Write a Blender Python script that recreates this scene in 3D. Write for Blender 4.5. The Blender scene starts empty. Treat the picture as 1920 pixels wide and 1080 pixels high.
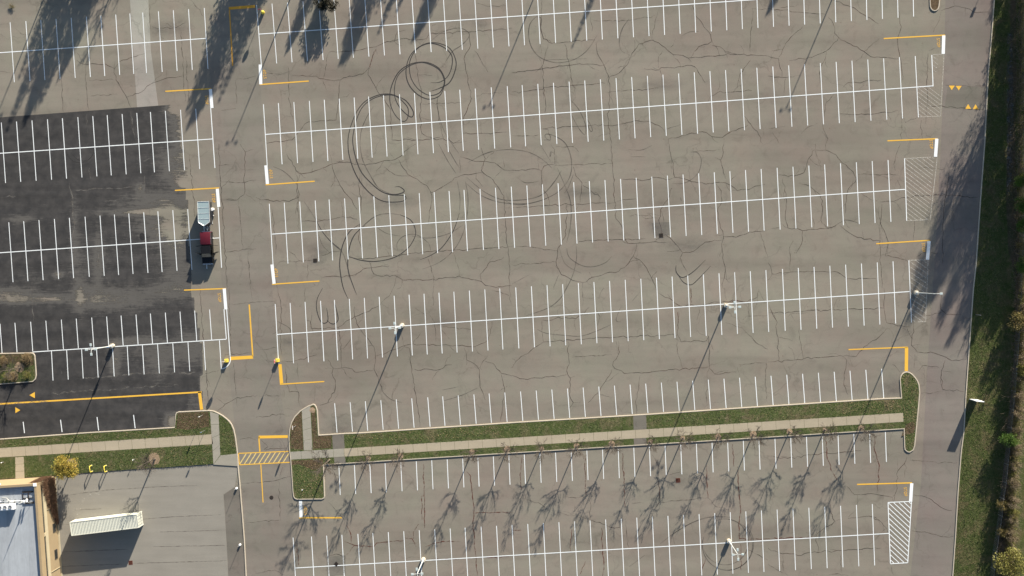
import bpy, bmesh, math, random
import numpy as np
from mathutils import Matrix, Vector, geometry
PI=math.pi; R=math.radians
SC=bpy.context.scene; COL=SC.collection
rnd=random.Random(7)
# ------------------------------------------------------------------ camera
H=200.0; FPX=2133.0
ca_,sa_,cb_,sb_=math.cos(.03160423),math.sin(.03160423),math.cos(-.01349631),math.sin(-.01349631)
ROT=Matrix(((1,0,0),(0,cb_,-sb_),(0,sb_,cb_)))@Matrix(((ca_,0,sa_),(0,1,0),(-sa_,0,ca_)))
cam_d=bpy.data.cameras.new('camera'); cam=bpy.data.objects.new('camera',cam_d); COL.objects.link(cam)
cam.matrix_world=Matrix.Translation((0,0,H))@ROT.to_4x4()
cam_d.sensor_fit='HORIZONTAL'; cam_d.sensor_width=36; cam_d.lens=36*FPX/1920; cam_d.clip_start=1; cam_d.clip_end=9000
SC.camera=cam
def U(px,py,z=0.0):
    """survey helper: photo pixel -> point on the level plane z"""
    d=ROT@Vector(((px-960)/FPX,-(py-540)/FPX,-1.0)); t=(z-H)/d.z
    return Vector((d.x*t,d.y*t,z))
GA=R(3.815)                               # direction of the parking rows
GX=Vector((math.cos(GA),math.sin(GA),0)); GY=Vector((-math.sin(GA),math.cos(GA),0))
# ------------------------------------------------------------------ objects
def link(name,me,mat=None,parent=None,loc=None,rz=None):
    o=bpy.data.objects.new(name,me); COL.objects.link(o)
    if mat is not None and me is not None:
        for m in (mat if isinstance(mat,(list,tuple)) else [mat]): me.materials.append(m)
    if parent is not None: o.parent=parent
    if loc is not None: o.location=loc
    if rz is not None: o.rotation_euler=(0,0,rz)
    return o
def tag(o,label=None,cat=None,group=None,kind=None):
    if label: o['label']=label
    if cat: o['category']=cat
    if group: o['group']=group
    if kind: o['kind']=kind
    return o
def thing(name,label,cat,loc,rz=0,group=None):
    o=bpy.data.objects.new(name,None); COL.objects.link(o); o.location=loc; o.rotation_euler=(0,0,rz); o.empty_display_size=.3
    return tag(o,label,cat,group)
def tree_copy(o,parent=None):
    c=o.copy(); COL.objects.link(c); c.parent=parent
    for ch in o.children: tree_copy(ch,c)
    return c
class MB:
    """collects simple solids into one mesh"""
    def __init__(s): s.v=[]; s.f=[]; s.m=[]; s.mi=0; s.smooth=False
    def add(s,vs,fs):
        k=len(s.v); s.v+=[tuple(v) for v in vs]; s.f+=[tuple(i+k for i in f) for f in fs]; s.m+=[s.mi]*len(fs)
    def box(s,x0,x1,y0,y1,z0,z1,M=None,tx=1.0,ty=1.0):
        cx,cy=(x0+x1)/2,(y0+y1)/2
        v=[Vector((x,y,z0)) for x,y in ((x0,y0),(x1,y0),(x1,y1),(x0,y1))]
        v+=[Vector((cx+(x-cx)*tx,cy+(y-cy)*ty,z1)) for x,y in ((x0,y0),(x1,y0),(x1,y1),(x0,y1))]
        if M is not None: v=[M@p for p in v]
        s.add(v,[(3,2,1,0),(4,5,6,7),(0,1,5,4),(1,2,6,5),(2,3,7,6),(3,0,4,7)])
    def bbox(s,x0,x1,y0,y1,z0,z1,b=.03,M=None):
        """box with all edges chamfered"""
        bm=bmesh.new(); bmesh.ops.create_cube(bm,size=1)
        for v in bm.verts: v.co=Vector(((x0+x1)/2+v.co.x*(x1-x0),(y0+y1)/2+v.co.y*(y1-y0),(z0+z1)/2+v.co.z*(z1-z0)))
        bmesh.ops.bevel(bm,geom=bm.edges[:],offset=b,segments=2,profile=.5,affect='EDGES')
        vs=[(M@v.co if M is not None else v.co.copy()) for v in bm.verts]; bm.verts.index_update()
        s.add(vs,[tuple(v.index for v in f.verts) for f in bm.faces]); bm.free()
    def tube(s,pts,rs,n=8,cap=True):
        pts=[Vector(p) for p in pts]
        if not isinstance(rs,(list,tuple)): rs=[rs]*len(pts)
        vs=[];prev=None
        for i,p in enumerate(pts):
            d=(pts[min(i+1,len(pts)-1)]-pts[max(i-1,0)])
            d=d.normalized() if d.length>1e-9 else Vector((0,0,1))
            if prev is None: a=d.orthogonal().normalized()
            else:
                a=prev-d*prev.dot(d); a=a.normalized() if a.length>1e-6 else d.orthogonal().normalized()
            prev=a; b=d.cross(a)
            for k in range(n):
                t=2*PI*k/n; vs.append(p+(a*math.cos(t)+b*math.sin(t))*rs[i])
        fs=[]
        for i in range(len(pts)-1):
            for k in range(n):
                k2=(k+1)%n; fs.append((i*n+k,i*n+k2,(i+1)*n+k2,(i+1)*n+k))
        if cap and n>2: fs.append(tuple(range(n-1,-1,-1))); fs.append(tuple((len(pts)-1)*n+k for k in range(n)))
        s.add(vs,fs)
    def cyl(s,c,r,z0,z1,n=20,r2=None): s.tube([(c[0],c[1],z0),(c[0],c[1],z1)],[r,r if r2 is None else r2],n)
    def lathe(s,c,prof,n=24):
        vs=[];fs=[]
        for r,z in prof:
            for k in range(n): t=2*PI*k/n; vs.append((c[0]+r*math.cos(t),c[1]+r*math.sin(t),c[2]+z))
        for i in range(len(prof)-1):
            for k in range(n): k2=(k+1)%n; fs.append((i*n+k,i*n+k2,(i+1)*n+k2,(i+1)*n+k))
        fs.append(tuple(range(n-1,-1,-1))); fs.append(tuple((len(prof)-1)*n+k for k in range(n)))
        s.add(vs,fs)
    def prism(s,prof,x0,x1,axis='y',M=None):
        """profile of (u,z) extruded; axis 'y': u runs along y and the extrusion along x"""
        n=len(prof); vs=[]
        for x in (x0,x1):
            for u,z in prof: vs.append(Vector((x,u,z)) if axis=='y' else Vector((u,x,z)))
        if M is not None: vs=[M@v for v in vs]
        fs=[(i,(i+1)%n,n+(i+1)%n,n+i) for i in range(n)]+[tuple(range(n-1,-1,-1)),tuple(range(n,2*n))]
        s.add(vs,fs)
    def mesh(s,name,smooth=None,fixn=True):
        me=bpy.data.meshes.new(name); me.from_pydata(s.v,[],s.f)
        if any(s.m): me.polygons.foreach_set('material_index',s.m)
        if fixn and len(s.f)<6000:
            bm=bmesh.new(); bm.from_mesh(me); bmesh.ops.recalc_face_normals(bm,faces=bm.faces); bm.to_mesh(me); bm.free()
        if smooth is not None:
            me.polygons.foreach_set('use_smooth',[True]*len(me.polygons))
            try: me.set_sharp_from_angle(angle=R(smooth))
            except Exception: pass
        me.update(); return me
    def build(s,name,mat,parent=None,smooth=None,loc=None,rz=None): return link(name,s.mesh(name,smooth),mat,parent,loc,rz)
# ------------------------------------------------------------------ materials
class NT:
    def __init__(s,name):
        s.m=bpy.data.materials.new(name); s.m.use_nodes=True; s.t=s.m.node_tree; s.n=s.t.nodes
        s.b=s.n['Principled BSDF']; s.out=s.n['Material Output']; s.b.inputs['Specular IOR Level'].default_value=.25
        s.co=None
    def N(s,ty,**k):
        n=s.n.new(ty)
        for a,v in k.items():
            if a[0]=='_': n.inputs[a[1:]].default_value=v
            else: setattr(n,a,v)
        return n
    def L(s,a,b): s.t.links.new(a,b)
    def coord(s,scale=(1,1,1),rot=0.0):
        if s.co is None: s.co=s.N('ShaderNodeNewGeometry').outputs['Position']
        mp=s.N('ShaderNodeMapping'); mp.vector_type='POINT'; s.L(s.co,mp.inputs['Vector'])
        mp.inputs['Rotation'].default_value=(0,0,rot); mp.inputs['Scale'].default_value=scale
        return mp.outputs[0]
    def objcoord(s): s.co=s.N('ShaderNodeTexCoord').outputs['Object']
    def noise(s,sc,det=4,rough=.55,scale=(1,1,1),rot=0.0,dist=0.0):
        n=s.N('ShaderNodeTexNoise'); n.inputs['Scale'].default_value=sc; n.inputs['Detail'].default_value=det
        n.inputs['Roughness'].default_value=rough; n.inputs['Distortion'].default_value=dist
        s.L(s.coord(scale,rot),n.inputs['Vector']); return n.outputs['Fac']
    def ramp(s,fac,stops,interp='LINEAR'):
        r=s.N('ShaderNodeValToRGB'); r.color_ramp.interpolation=interp; e=r.color_ramp.elements
        while len(e)<len(stops): e.new(.5)
        for i,(p,c) in enumerate(stops):
            e[i].position=p
            if not isinstance(c,(tuple,list)): c=(c,c,c)
            e[i].color=(c[0],c[1],c[2],1)
        s.L(fac,r.inputs[0]); return r.outputs[0]
    def mix(s,fac,a,b,mode='MIX'):
        m=s.N('ShaderNodeMix'); m.data_type='RGBA'; m.blend_type=mode; m.clamp_factor=True
        for sock,v in ((m.inputs[0],fac),(m.inputs[6],a),(m.inputs[7],b)):
            if isinstance(v,(int,float)): sock.default_value=v if sock.type=='VALUE' else (v,v,v,1)
            elif isinstance(v,(tuple,list)): sock.default_value=(v[0],v[1],v[2],1)
            else: s.L(v,sock)
        return m.outputs[2]
    def math(s,op,a,b=0.0,c=None):
        m=s.N('ShaderNodeMath',operation=op)
        for i,v in enumerate((a,b) if c is None else (a,b,c)):
            if isinstance(v,(int,float)): m.inputs[i].default_value=v
            else: s.L(v,m.inputs[i])
        return m.outputs[0]
    def base(s,c):
        if isinstance(c,(tuple,list)): s.b.inputs['Base Color'].default_value=(c[0],c[1],c[2],1)
        else: s.L(c,s.b.inputs['Base Color'])
    def bump(s,h,st=.3,d=.02):
        b=s.N('ShaderNodeBump'); b.inputs['Strength'].default_value=st; b.inputs['Distance'].default_value=d
        s.L(h,b.inputs['Height']); s.L(b.outputs[0],s.b.inputs['Normal'])
    def alpha(s,a):
        tr=s.N('ShaderNodeBsdfTransparent'); mx=s.N('ShaderNodeMixShader'); s.L(a,mx.inputs[0])
        s.L(tr.outputs[0],mx.inputs[1]); s.L(s.b.outputs[0],mx.inputs[2]); s.L(mx.outputs[0],s.out.inputs[0])
    def set(s,rough=.8,metal=0,spec=None):
        s.b.inputs['Roughness'].default_value=rough; s.b.inputs['Metallic'].default_value=metal
        if spec is not None: s.b.inputs['Specular IOR Level'].default_value=spec
        return s.m
def simple(name,c,rough=.7,metal=0,var=.12,sc=3.0,spec=None):
    t=NT(name); t.objcoord()
    n=t.noise(sc,3)
    t.base(t.mix(n,tuple(x*(1-var) for x in c),tuple(min(1,x*(1+var)) for x in c)))
    return t.set(rough,metal,spec)
def asphalt_colour(t,c,tone=1.0):
    c=tuple(x*tone for x in c)
    big=t.ramp(t.noise(.035,3),[(.3,(c[0]*.93,c[1]*.90,c[2]*.91)),(.5,c),(.7,(c[0]*1.05,c[1]*1.075,c[2]*1.05))])
    hue=t.ramp(t.noise(.16,4,.6),[(.32,(1.04,.975,.985)),(.5,(1,1,1)),(.68,(.97,1.02,.99))])
    col=t.mix(.8,big,hue,'MULTIPLY')
    st=t.ramp(t.noise(1.0,4,.6,(.05,.55,1),-GA),[(.3,.9),(.5,1.0),(.72,1.05)])
    col=t.mix(.8,col,st,'MULTIPLY')
    st2=t.ramp(t.noise(1.0,3,.5,(.012,.16,1),-GA),[(.36,.89),(.5,1.0),(.65,1.06)])
    col=t.mix(1.0,col,st2,'MULTIPLY')
    pa=t.ramp(t.noise(.5,5,.65,dist=.8),[(.30,.80),(.46,1.0),(.72,1.07)])
    col=t.mix(.6,col,pa,'MULTIPLY')
    fi=t.ramp(t.noise(9,3,.7),[(.3,.86),(.5,1.0),(.7,1.12)])
    col=t.mix(.8,col,fi,'MULTIPLY')
    # a hairline network too fine to model
    v=t.N('ShaderNodeTexVoronoi',feature='DISTANCE_TO_EDGE'); v.inputs['Scale'].default_value=.13
    wn=t.N('ShaderNodeTexNoise'); wn.inputs['Scale'].default_value=.35; wn.inputs['Detail'].default_value=5
    t.L(t.coord(),wn.inputs['Vector'])
    vm=t.N('ShaderNodeVectorMath',operation='MULTIPLY_ADD'); t.L(wn.outputs['Color'],vm.inputs[0]); vm.inputs[1].default_value=(5,5,0); t.L(t.coord(),vm.inputs[2])
    t.L(vm.outputs[0],v.inputs['Vector'])
    hl=t.ramp(v.outputs['Distance'],[(0,.62),(.006,.8),(.014,1.0)])
    hm=t.ramp(t.noise(.09,2),[(.46,0.0),(.58,1.0)])
    col=t.mix(t.math('MULTIPLY',hm,.55),col,t.mix(1.0,col,hl,'MULTIPLY'))
    vo=t.N('ShaderNodeTexVoronoi'); vo.inputs['Scale'].default_value=.19; t.L(t.coord(),vo.inputs['Vector'])
    os_=t.ramp(vo.outputs['Distance'],[(0,1.0),(.06,.75),(.16,0.0)]); op=t.ramp(vo.outputs['Color'],[(.45,0.0),(.7,1.0)])
    col=t.mix(t.math('MULTIPLY',t.math('MULTIPLY',os_,op),t.math('MULTIPLY',t.noise(2.5,4,.7),.55)),col,(c[0]*.45,c[1]*.45,c[2]*.48))
    # small rust and gum spots
    vs=t.N('ShaderNodeTexVoronoi'); vs.inputs['Scale'].default_value=.55; t.L(t.coord(),vs.inputs['Vector'])
    sp=t.ramp(vs.outputs['Distance'],[(0,1.0),(.055,1.0),(.09,0.0)])
    pick=t.ramp(vs.outputs['Color'],[(.62,0.0),(.68,1.0)])
    col=t.mix(t.math('MULTIPLY',t.math('MULTIPLY',sp,pick),.4),col,(c[0]*.62,c[1]*.5,c[2]*.48))
    return col
def mat_asphalt(name,c,tone=1.0):
    t=NT(name); t.base(asphalt_colour(t,c,tone)); t.bump(t.noise(14,4,.7),.25,.01); return t.set(.93,0,.15)
ASP=(.215,.197,.165)
M={}
M['asphalt']=mat_asphalt('worn_asphalt',ASP)
M['asphalt_road']=mat_asphalt('smooth_asphalt',(.190,.170,.153))
M['asphalt_drive']=mat_asphalt('drive_asphalt',(.200,.184,.158))
M['asphalt_patch']=mat_asphalt('dark_patch',(.160,.150,.130))
M['asphalt_pale']=mat_asphalt('pale_strip',(.30,.29,.26))
# sealcoat with worn places
t=NT('sealcoat')
at=t.N('ShaderNodeAttribute'); at.attribute_name='wear'
st=t.noise(1.0,9,.82,(.30,3.2,1),-GA,.3); n2=t.noise(1.1,9,.82)
f=t.math('ADD',t.math('MULTIPLY',st,.62),t.math('MULTIPLY',n2,.38))
f=t.math('ADD',f,t.math('MULTIPLY',at.outputs['Fac'],.42))
dark=t.mix(t.ramp(t.noise(.6,5,.6),[(.35,0.0),(.65,1.0)]),(.033,.033,.034),(.056,.054,.053))
dark=t.mix(.7,dark,t.ramp(t.noise(1.0,3,.5,(.03,.6,1),-GA),[(.35,.8),(.65,1.2)]),'MULTIPLY')
mid=t.ramp(f,[(.57,0.0),(.67,1.0)])
col=t.mix(t.math('MULTIPLY',mid,.62),dark,(.125,.120,.110))
t.base(col); al=t.ramp(f,[(.74,1.0),(.84,0.0)]); t.alpha(al); M['seal']=t.set(.8,0,.25)
# crack / tyre / paint
t=NT('crack'); t.base(t.mix(t.ramp(t.noise(.5,2),[(.45,0.0),(.6,1.0)]),(.045,.040,.036),(.075,.045,.036)))
t.alpha(t.ramp(t.noise(1.6,4,.7),[(.34,.35),(.55,.95)])); M['crack']=t.set(.95)
t=NT('crack_faint'); t.base((.075,.062,.052)); t.alpha(t.ramp(t.noise(1.2,4,.7),[(.36,.08),(.62,.75)])); M['crack_faint']=t.set(.95)
t=NT('crack_rust'); t.base((.10,.035,.025)); t.alpha(t.ramp(t.noise(1.3,4,.7),[(.40,.1),(.55,.95)])); M['crack_rust']=t.set(.95)
t=NT('crack_pale'); t.base((.20,.19,.17)); t.alpha(t.ramp(t.noise(1.2,4,.7),[(.4,.0),(.6,.6)])); M['crack_pale']=t.set(.95)
t=NT('tyre_dark'); t.base((.040,.040,.041)); t.alpha(t.ramp(t.noise(.8,4,.6),[(.3,.6),(.6,.9)])); M['tyre']=t.set(.8)
t=NT('tyre_faint'); t.base((.06,.058,.056)); t.alpha(t.ramp(t.noise(.5,4,.6),[(.32,.14),(.62,.58)])); M['tyre_faint']=t.set(.85)
def paint(name,c,lo=.85,hi=1.0,a=(.22,.34)):
    t=NT(name); n=t.noise(2.2,4,.6); t.base(t.mix(n,tuple(x*lo for x in c),tuple(min(1,x*hi) for x in c)))
    t.alpha(t.ramp(t.noise(5,5,.75),[(a[0],.25),(a[1],1.0)])); return t.set(.6,0,.3)
M['white']=paint('white_paint',(.82,.87,.89))
M['yellow']=paint('yellow_paint',(.80,.47,.06))
M['yellow_pale']=paint('pale_yellow_paint',(.72,.56,.22),a=(.3,.5))
M['orange']=paint('orange_paint',(.72,.36,.04))
M['white_faded']=paint('faded_paint',(.62,.60,.54),a=(.44,.66))
M['letters']=paint('letter_paint',(.78,.44,.06),a=(.3,.46))
# concrete
def concrete(name,c,joint=None,stain=.12):
    t=NT(name)
    col=t.mix(t.noise(.25,4),tuple(x*(1-stain) for x in c),tuple(x*(1+stain) for x in c))
    col=t.mix(.8,col,t.ramp(t.noise(1.0,4,.6,(.12,.9,1),-GA),[(.3,.92),(.7,1.06)]),'MULTIPLY')
    col=t.mix(.8,col,t.ramp(t.noise(7,4,.7),[(.3,.88),(.7,1.1)]),'MULTIPLY')
    t.base(col); t.bump(t.noise(20,3),.2,.008); return t.set(.9,0,.2)
M['walk']=concrete('walk_concrete',(.37,.325,.245)); M['walk_grey']=concrete('walk_concrete_grey',(.30,.285,.24))
M['yard']=concrete('yard_concrete',(.252,.240,.210)); M['kerb']=concrete('kerb_concrete',(.47,.42,.34)); M['base']=concrete('pole_base_concrete',(.50,.46,.38))
# grass
def grass(name,g1,g2,dry,dryfac=(.5,.66),straw=.5):
    t=NT(name)
    g=t.mix(t.ramp(t.noise(1.4,5,.7),[(.35,0.0),(.65,1.0)]),g1,g2)
    d=t.ramp(t.noise(.33,5,.65,dist=.6),[(dryfac[0],0.0),(dryfac[1],1.0)])
    col=t.mix(d,g,dry)
    s=t.ramp(t.noise(3.2,5,.8),[(.53,0.0),(.66,1.0)])
    col=t.mix(t.math('MULTIPLY',s,straw),col,(.30,.265,.18))
    k=t.ramp(t.noise(6,4,.75),[(.3,.80),(.5,1.0),(.7,1.16)])
    col=t.mix(1.0,col,k,'MULTIPLY')
    t.base(col); t.bump(t.noise(5,5,.75),.9,.12); return t.set(.95,0,.1)
M['grass']=grass('median_grass',(.056,.080,.028),(.092,.114,.040),(.140,.120,.068),(.50,.66),.45)
M['grass_brown']=grass('brown_bed',(.085,.062,.038),(.12,.085,.052),(.070,.085,.035),(.58,.7),.35)
M['verge']=grass('verge_grass',(.046,.064,.020),(.084,.102,.034),(.122,.100,.054),(.46,.66),.3)
M['field']=grass('rough_ground',(.05,.055,.028),(.08,.07,.04),(.10,.075,.05),(.45,.6),.3)
M['mulch']=simple('mulch',(.30,.22,.15),.95,0,.35,5)
M['blade']=simple('grass_blade',(.085,.115,.035),.8,0,.4,2)
M['straw']=simple('dry_grass',(.26,.21,.12),.8,0,.3,2)
t=NT('patchy_gravel'); t.base((.12,.118,.115)); t.alpha(t.ramp(t.noise(1.1,6,.8),[(.45,0.0),(.62,.8)])); M['gravel']=t.set(.95)
# things
M['pole']=simple('painted_steel',(.62,.66,.66),.4,.15,.05); M['lamp']=simple('lamp_housing',(.50,.58,.58),.4,.2,.06)
M['lens']=simple('lamp_lens',(.55,.6,.6),.15,0,.05,spec=.5)
M['bark']=simple('bark',(.125,.105,.085),.9,0,.3,4); M['twig']=simple('twig',(.085,.072,.058),.9,0,.3,2)
M['needle']=simple('needles',(.028,.038,.020),.7,0,.35,1.5)
def leaf(name,c,c2,tr=.25):
    t=NT(name); t.objcoord(); t.base(t.mix(t.ramp(t.noise(.9,4,.7),[(.35,0.0),(.65,1.0)]),c,c2))
    t.b.inputs['Subsurface Weight'].default_value=0
    tl=t.N('ShaderNodeBsdfTranslucent'); tl.inputs[0].default_value=(c2[0],c2[1],c2[2],1)
    mx=t.N('ShaderNodeMixShader'); mx.inputs[0].default_value=tr; t.L(t.b.outputs[0],mx.inputs[1]); t.L(tl.outputs[0],mx.inputs[2]); t.L(mx.outputs[0],t.out.inputs[0])
    return t.set(.6,0,.2)
M['leaf_gold']=leaf('gold_leaves',(.46,.31,.06),(.25,.25,.06)); M['leaf_green']=leaf('green_leaves',(.06,.13,.026),(.12,.19,.04))
M['leaf_olive']=leaf('olive_leaves',(.15,.16,.045),(.23,.21,.065)); M['leaf_rust']=leaf('rust_leaves',(.20,.15,.062),(.17,.155,.06))
M['leaf_dark']=leaf('dark_leaves',(.03,.055,.016),(.055,.08,.022))
M['yel_block']=simple('yellow_concrete',(.72,.56,.07),.6,0,.1); M['yel_pipe']=simple('yellow_steel',(.72,.60,.10),.45,.1,.05)
M['steel']=simple('galvanised_steel',(.42,.43,.43),.45,.6,.1); M['sign_back']=simple('sign_back',(.60,.61,.62),.4,.3,.05); M['sign_red']=simple('sign_red',(.45,.02,.025),.4,0,.05)
M['sign_white']=simple('sign_white',(.82,.84,.85),.5,0,.03); M['sign_blue']=simple('sign_blue',(.04,.13,.32),.4,0,.05)
M['iron']=simple('cast_iron',(.045,.038,.034),.8,.3,.4,8); M['rust']=simple('rusty_iron',(.13,.045,.03),.9,.1,.4,6); M['void']=simple('drain_void',(.012,.011,.010),.9)
M['tan']=concrete('tan_wall',(.315,.245,.150),stain=.07); M['cream']=concrete('cream_trim',(.44,.385,.265),stain=.06); M['glass']=simple('dark_glass',(.025,.03,.03),.12,0,.1,spec=.6)
M['frame']=simple('window_frame',(.12,.10,.08),.5,.3)
# ================================================================== ground sheets
def poly_mesh(name,pts,z,z0=None):
    """flat polygon (world xy) with optional skirt down to z0"""
    bm=bmesh.new(); vs=[bm.verts.new((p[0],p[1],z)) for p in pts]; f=bm.faces.new(vs)
    if z0 is not None:
        lo=[bm.verts.new((p[0],p[1],z0)) for p in pts]; n=len(pts)
        for i in range(n): bm.faces.new((vs[i],lo[i],lo[(i+1)%n],vs[(i+1)%n]))
    f.normal_update()
    if f.normal.z<0: f.normal_flip()
    bmesh.ops.triangulate(bm,faces=[f])
    me=bpy.data.meshes.new(name); bm.to_mesh(me); bm.free(); return me
def PX(l): return [U(x,y) for x,y in l]
def sheet(name,l,z,mat,z0=None,label=None): return tag(link(name,poly_mesh(name,PX(l),z,z0),mat),label,kind='structure')
def ribbon(mb,pts,w,z,ramp=0.0,ws=None):
    """strip of width w along world points"""
    n=len(pts); vs=[];fs=[]
    for i,p in enumerate(pts):
        a=pts[max(i-1,0)]; b=pts[min(i+1,n-1)]; d=Vector((b[0]-a[0],b[1]-a[1],0))
        d=d.normalized() if d.length>1e-9 else Vector((1,0,0)); q=Vector((-d.y,d.x,0)); ww=(ws[i] if ws else w)/2; zz=z+ramp*i/max(n-1,1)
        vs+= [Vector((p[0],p[1],zz))+q*ww,Vector((p[0],p[1],zz))-q*ww]
    for i in range(n-1): fs.append((2*i+1,2*i+3,2*i+2,2*i))
    mb.add(vs,fs)
def catmull(P,sub=6,closed=False):
    out=[];n=len(P); rng=range(n if closed else n-1)
    for i in rng:
        p0=P[(i-1)%n] if closed or i>0 else P[0]; p1=P[i]; p2=P[(i+1)%n]; p3=P[(i+2)%n] if closed or i+2<n else P[n-1]
        for k in range(sub):
            t=k/sub; out.append(.5*((2*p1)+(-p0+p2)*t+(2*p0-5*p1+4*p2-p3)*t*t+(-p0+3*p1-3*p2+p3)*t**3))
    if not closed: out.append(P[-1])
    return out
def inset(P,w):
    n=len(P); A=sum(P[i].x*P[(i+1)%n].y-P[(i+1)%n].x*P[i].y for i in range(n)); s=1 if A>0 else -1; out=[]
    for i in range(n):
        a,b,c=P[i-1],P[i],P[(i+1)%n]; d1=(b-a).to_2d().normalized(); d2=(c-b).to_2d().normalized()
        n1=Vector((-d1.y,d1.x))*s; n2=Vector((-d2.y,d2.x))*s; m=n1+n2
        m=m/max(m.length_squared,.3)*2 if m.length>1e-6 else n1
        out.append(Vector((b.x+m.x*w,b.y+m.y*w,b.z)))
    return out
def kerb_ring(name,P,w=.17,h=.13,label=None):
    Q=inset(P,w); n=len(P); vs=[];fs=[]
    for p,q in zip(P,Q): 
        m=p.lerp(q,.18)
        vs+=[(p.x,p.y,-.02),(p.x,p.y,h-.02),(m.x,m.y,h),(q.x,q.y,h),(q.x,q.y,h-.05)]
    for i in range(n):
        j=(i+1)%n
        for k in range(4): fs.append((5*i+k,5*j+k,5*j+k+1,5*i+k+1))
    me=bpy.data.meshes.new(name); me.from_pydata(vs,[],fs)
    bm=bmesh.new(); bm.from_mesh(me); bmesh.ops.recalc_face_normals(bm,faces=bm.faces)
    if sum(f.normal.z for f in bm.faces)<0: bmesh.ops.reverse_faces(bm,faces=bm.faces)
    bm.to_mesh(me); bm.free()
    return tag(link(name,me,M['kerb']),label,kind='structure'),Q
def kerb_line(name,P,w=.17,h=.13,side=1,label=None):
    n=len(P); vs=[];fs=[]
    for i,p in enumerate(P):
        d=(P[min(i+1,n-1)]-P[max(i-1,0)]).to_2d().normalized(); q=Vector((-d.y,d.x,0))*side
        a=p; m=p+q*w*.18; b=p+q*w
        vs+=[(a.x,a.y,-.02),(a.x,a.y,h-.02),(m.x,m.y,h),(b.x,b.y,h),(b.x,b.y,-.02)]
    for i in range(n-1):
        for k in range(4): fs.append((5*i+k,5*(i+1)+k,5*(i+1)+k+1,5*i+k+1))
    me=bpy.data.meshes.new(name); me.from_pydata(vs,[],fs)
    bm=bmesh.new(); bm.from_mesh(me); bmesh.ops.recalc_face_normals(bm,faces=bm.faces)
    if sum(f.normal.z for f in bm.faces)<0: bmesh.ops.reverse_faces(bm,faces=bm.faces)
    bm.to_mesh(me); bm.free()
    return tag(link(name,me,M['kerb']),label,kind='structure')

RK=[(1872,-140),(1866,-60),(1863,0),(1858,68),(1852,135),(1846,250),(1845,270),(1837.5,370),(1829,495),(1824,540),(1816,652),(1810,740),(1806,810),(1801,847),(1795,922),(1790,1010),(1785,1080),(1779,1160)]
RKw=PX(RK)
g=bmesh.new(); bmesh.ops.create_grid(g,x_segments=1,y_segments=1,size=3000); me=bpy.data.meshes.new('ground'); g.to_mesh(me); g.free()
o=tag(link('ground',me,M['field'],loc=(0,0,-.06)),kind='structure')
sheet('parking_lot',[(-900,-700)]+[(1878,-700)]+RK+[(1775,1700),(-900,1700)],0.0,M['asphalt'])
# perimeter road (smoother asphalt) and drive
sheet('perimeter_road',[(1775,-140)]+RK[:]+[(1698,1160),(1716,1000),(1727,905),(1738,700),(1752,500),(1763,300),(1771,100)],.0025,M['asphalt_road'])
sheet('entry_drive',[(436,-120),(470,-120),(486,100),(497,330),(512,560),(521,700),(541,830),(546,922),(556,1080),(560,1160),(468,1160),(462,1080),(459,1010),(451,910),(447.5,875),(446,847),(442,815),(430,700),(413,500),(404,300),(392,100)],.0025,M['asphalt_drive'])
for i,l in enumerate([[(1777,162),(1848,163),(1844,207),(1771,203)],[(612,1044),(648,1041),(648,1078),(613,1080)],[(1222,418),(1256,416),(1258,440),(1226,444)]]):
    sheet('asphalt_patch',l,.0045,M['asphalt_patch'])
sheet('asphalt_strip',[(240,-60),(275,-60),(283,95),(297,200),(257,201),(250,100)],.0045,M['asphalt_pale'])
# yard
YARD=[(100,893.5),(137,889.5),(250,881),(400,871),(447.5,873),(440,913),(419,927),(424,1004),(427,1060),(430,1160),(60,1160),(96,893.6)]
sheet('loading_yard',YARD,.0045,M['yard'])
sheet('side_strip',[(440,913.5),(448.5,905),(451,910),(459,1010),(462.5,1080),(466,1160),(430.5,1160),(427.5,1060),(424.5,1004),(419.6,927.3)],.0065,M['asphalt_patch'])
# sealcoat grid with wear attribute
WEAR=[(30,562,60,9,.8),(100,560,30,6,.6),(150,555,9,36,.45),(190,560,60,20,.4),(330,545,50,12,.5),(290,380,80,25,.4),(330,300,40,25,.5),(340,235,30,40,.5),(270,398,80,6,.7),(140,450,10,90,.35),(185,480,8,60,.4),(330,430,30,40,.4),(200,475,60,30,.12),(340,470,30,60,.3),(300,660,80,30,.32),(215,680,12,30,.6),(325,790,16,15,1.1),(360,650,30,30,.4),(60,520,40,20,.2),(328,204,18,10,1.0),(335,330,30,14,.55),(348,345,20,8,.9),(110,515,10,6,.9),(40,410,30,8,.5),(10,548,60,10,.6),(262,352,8,12,.6),(345,250,14,60,.45),(310,420,45,60,.35),(240,560,90,25,.35),(330,520,35,20,.3),(170,500,30,60,.2),(290,430,60,20,.25),(300,690,20,40,.3),(250,640,40,8,.5)]
SR=[(197,326),(205,338),(220,344),(275,347),(320,352),(345,352),(360,350),(370,351),(395,353),(450,356),(540,361),(552,361),(577,366),(602,370),(640,377),(655,381),(700,382),(703,375),(715,374),(735,378),(752,381),(768,381),(800,382),(830,382)]
def seal_right(y):
    for (y0,x0),(y1,x1) in zip(SR,SR[1:]):
        if y0<=y<=y1: return x0+(x1-x0)*(y-y0)/(y1-y0)
    return SR[0][1] if y<197 else SR[-1][1]
def seal_top(x): return 221-24*x/325
vs=[];fs=[];wr=[]; NX,NY=120,170
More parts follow.
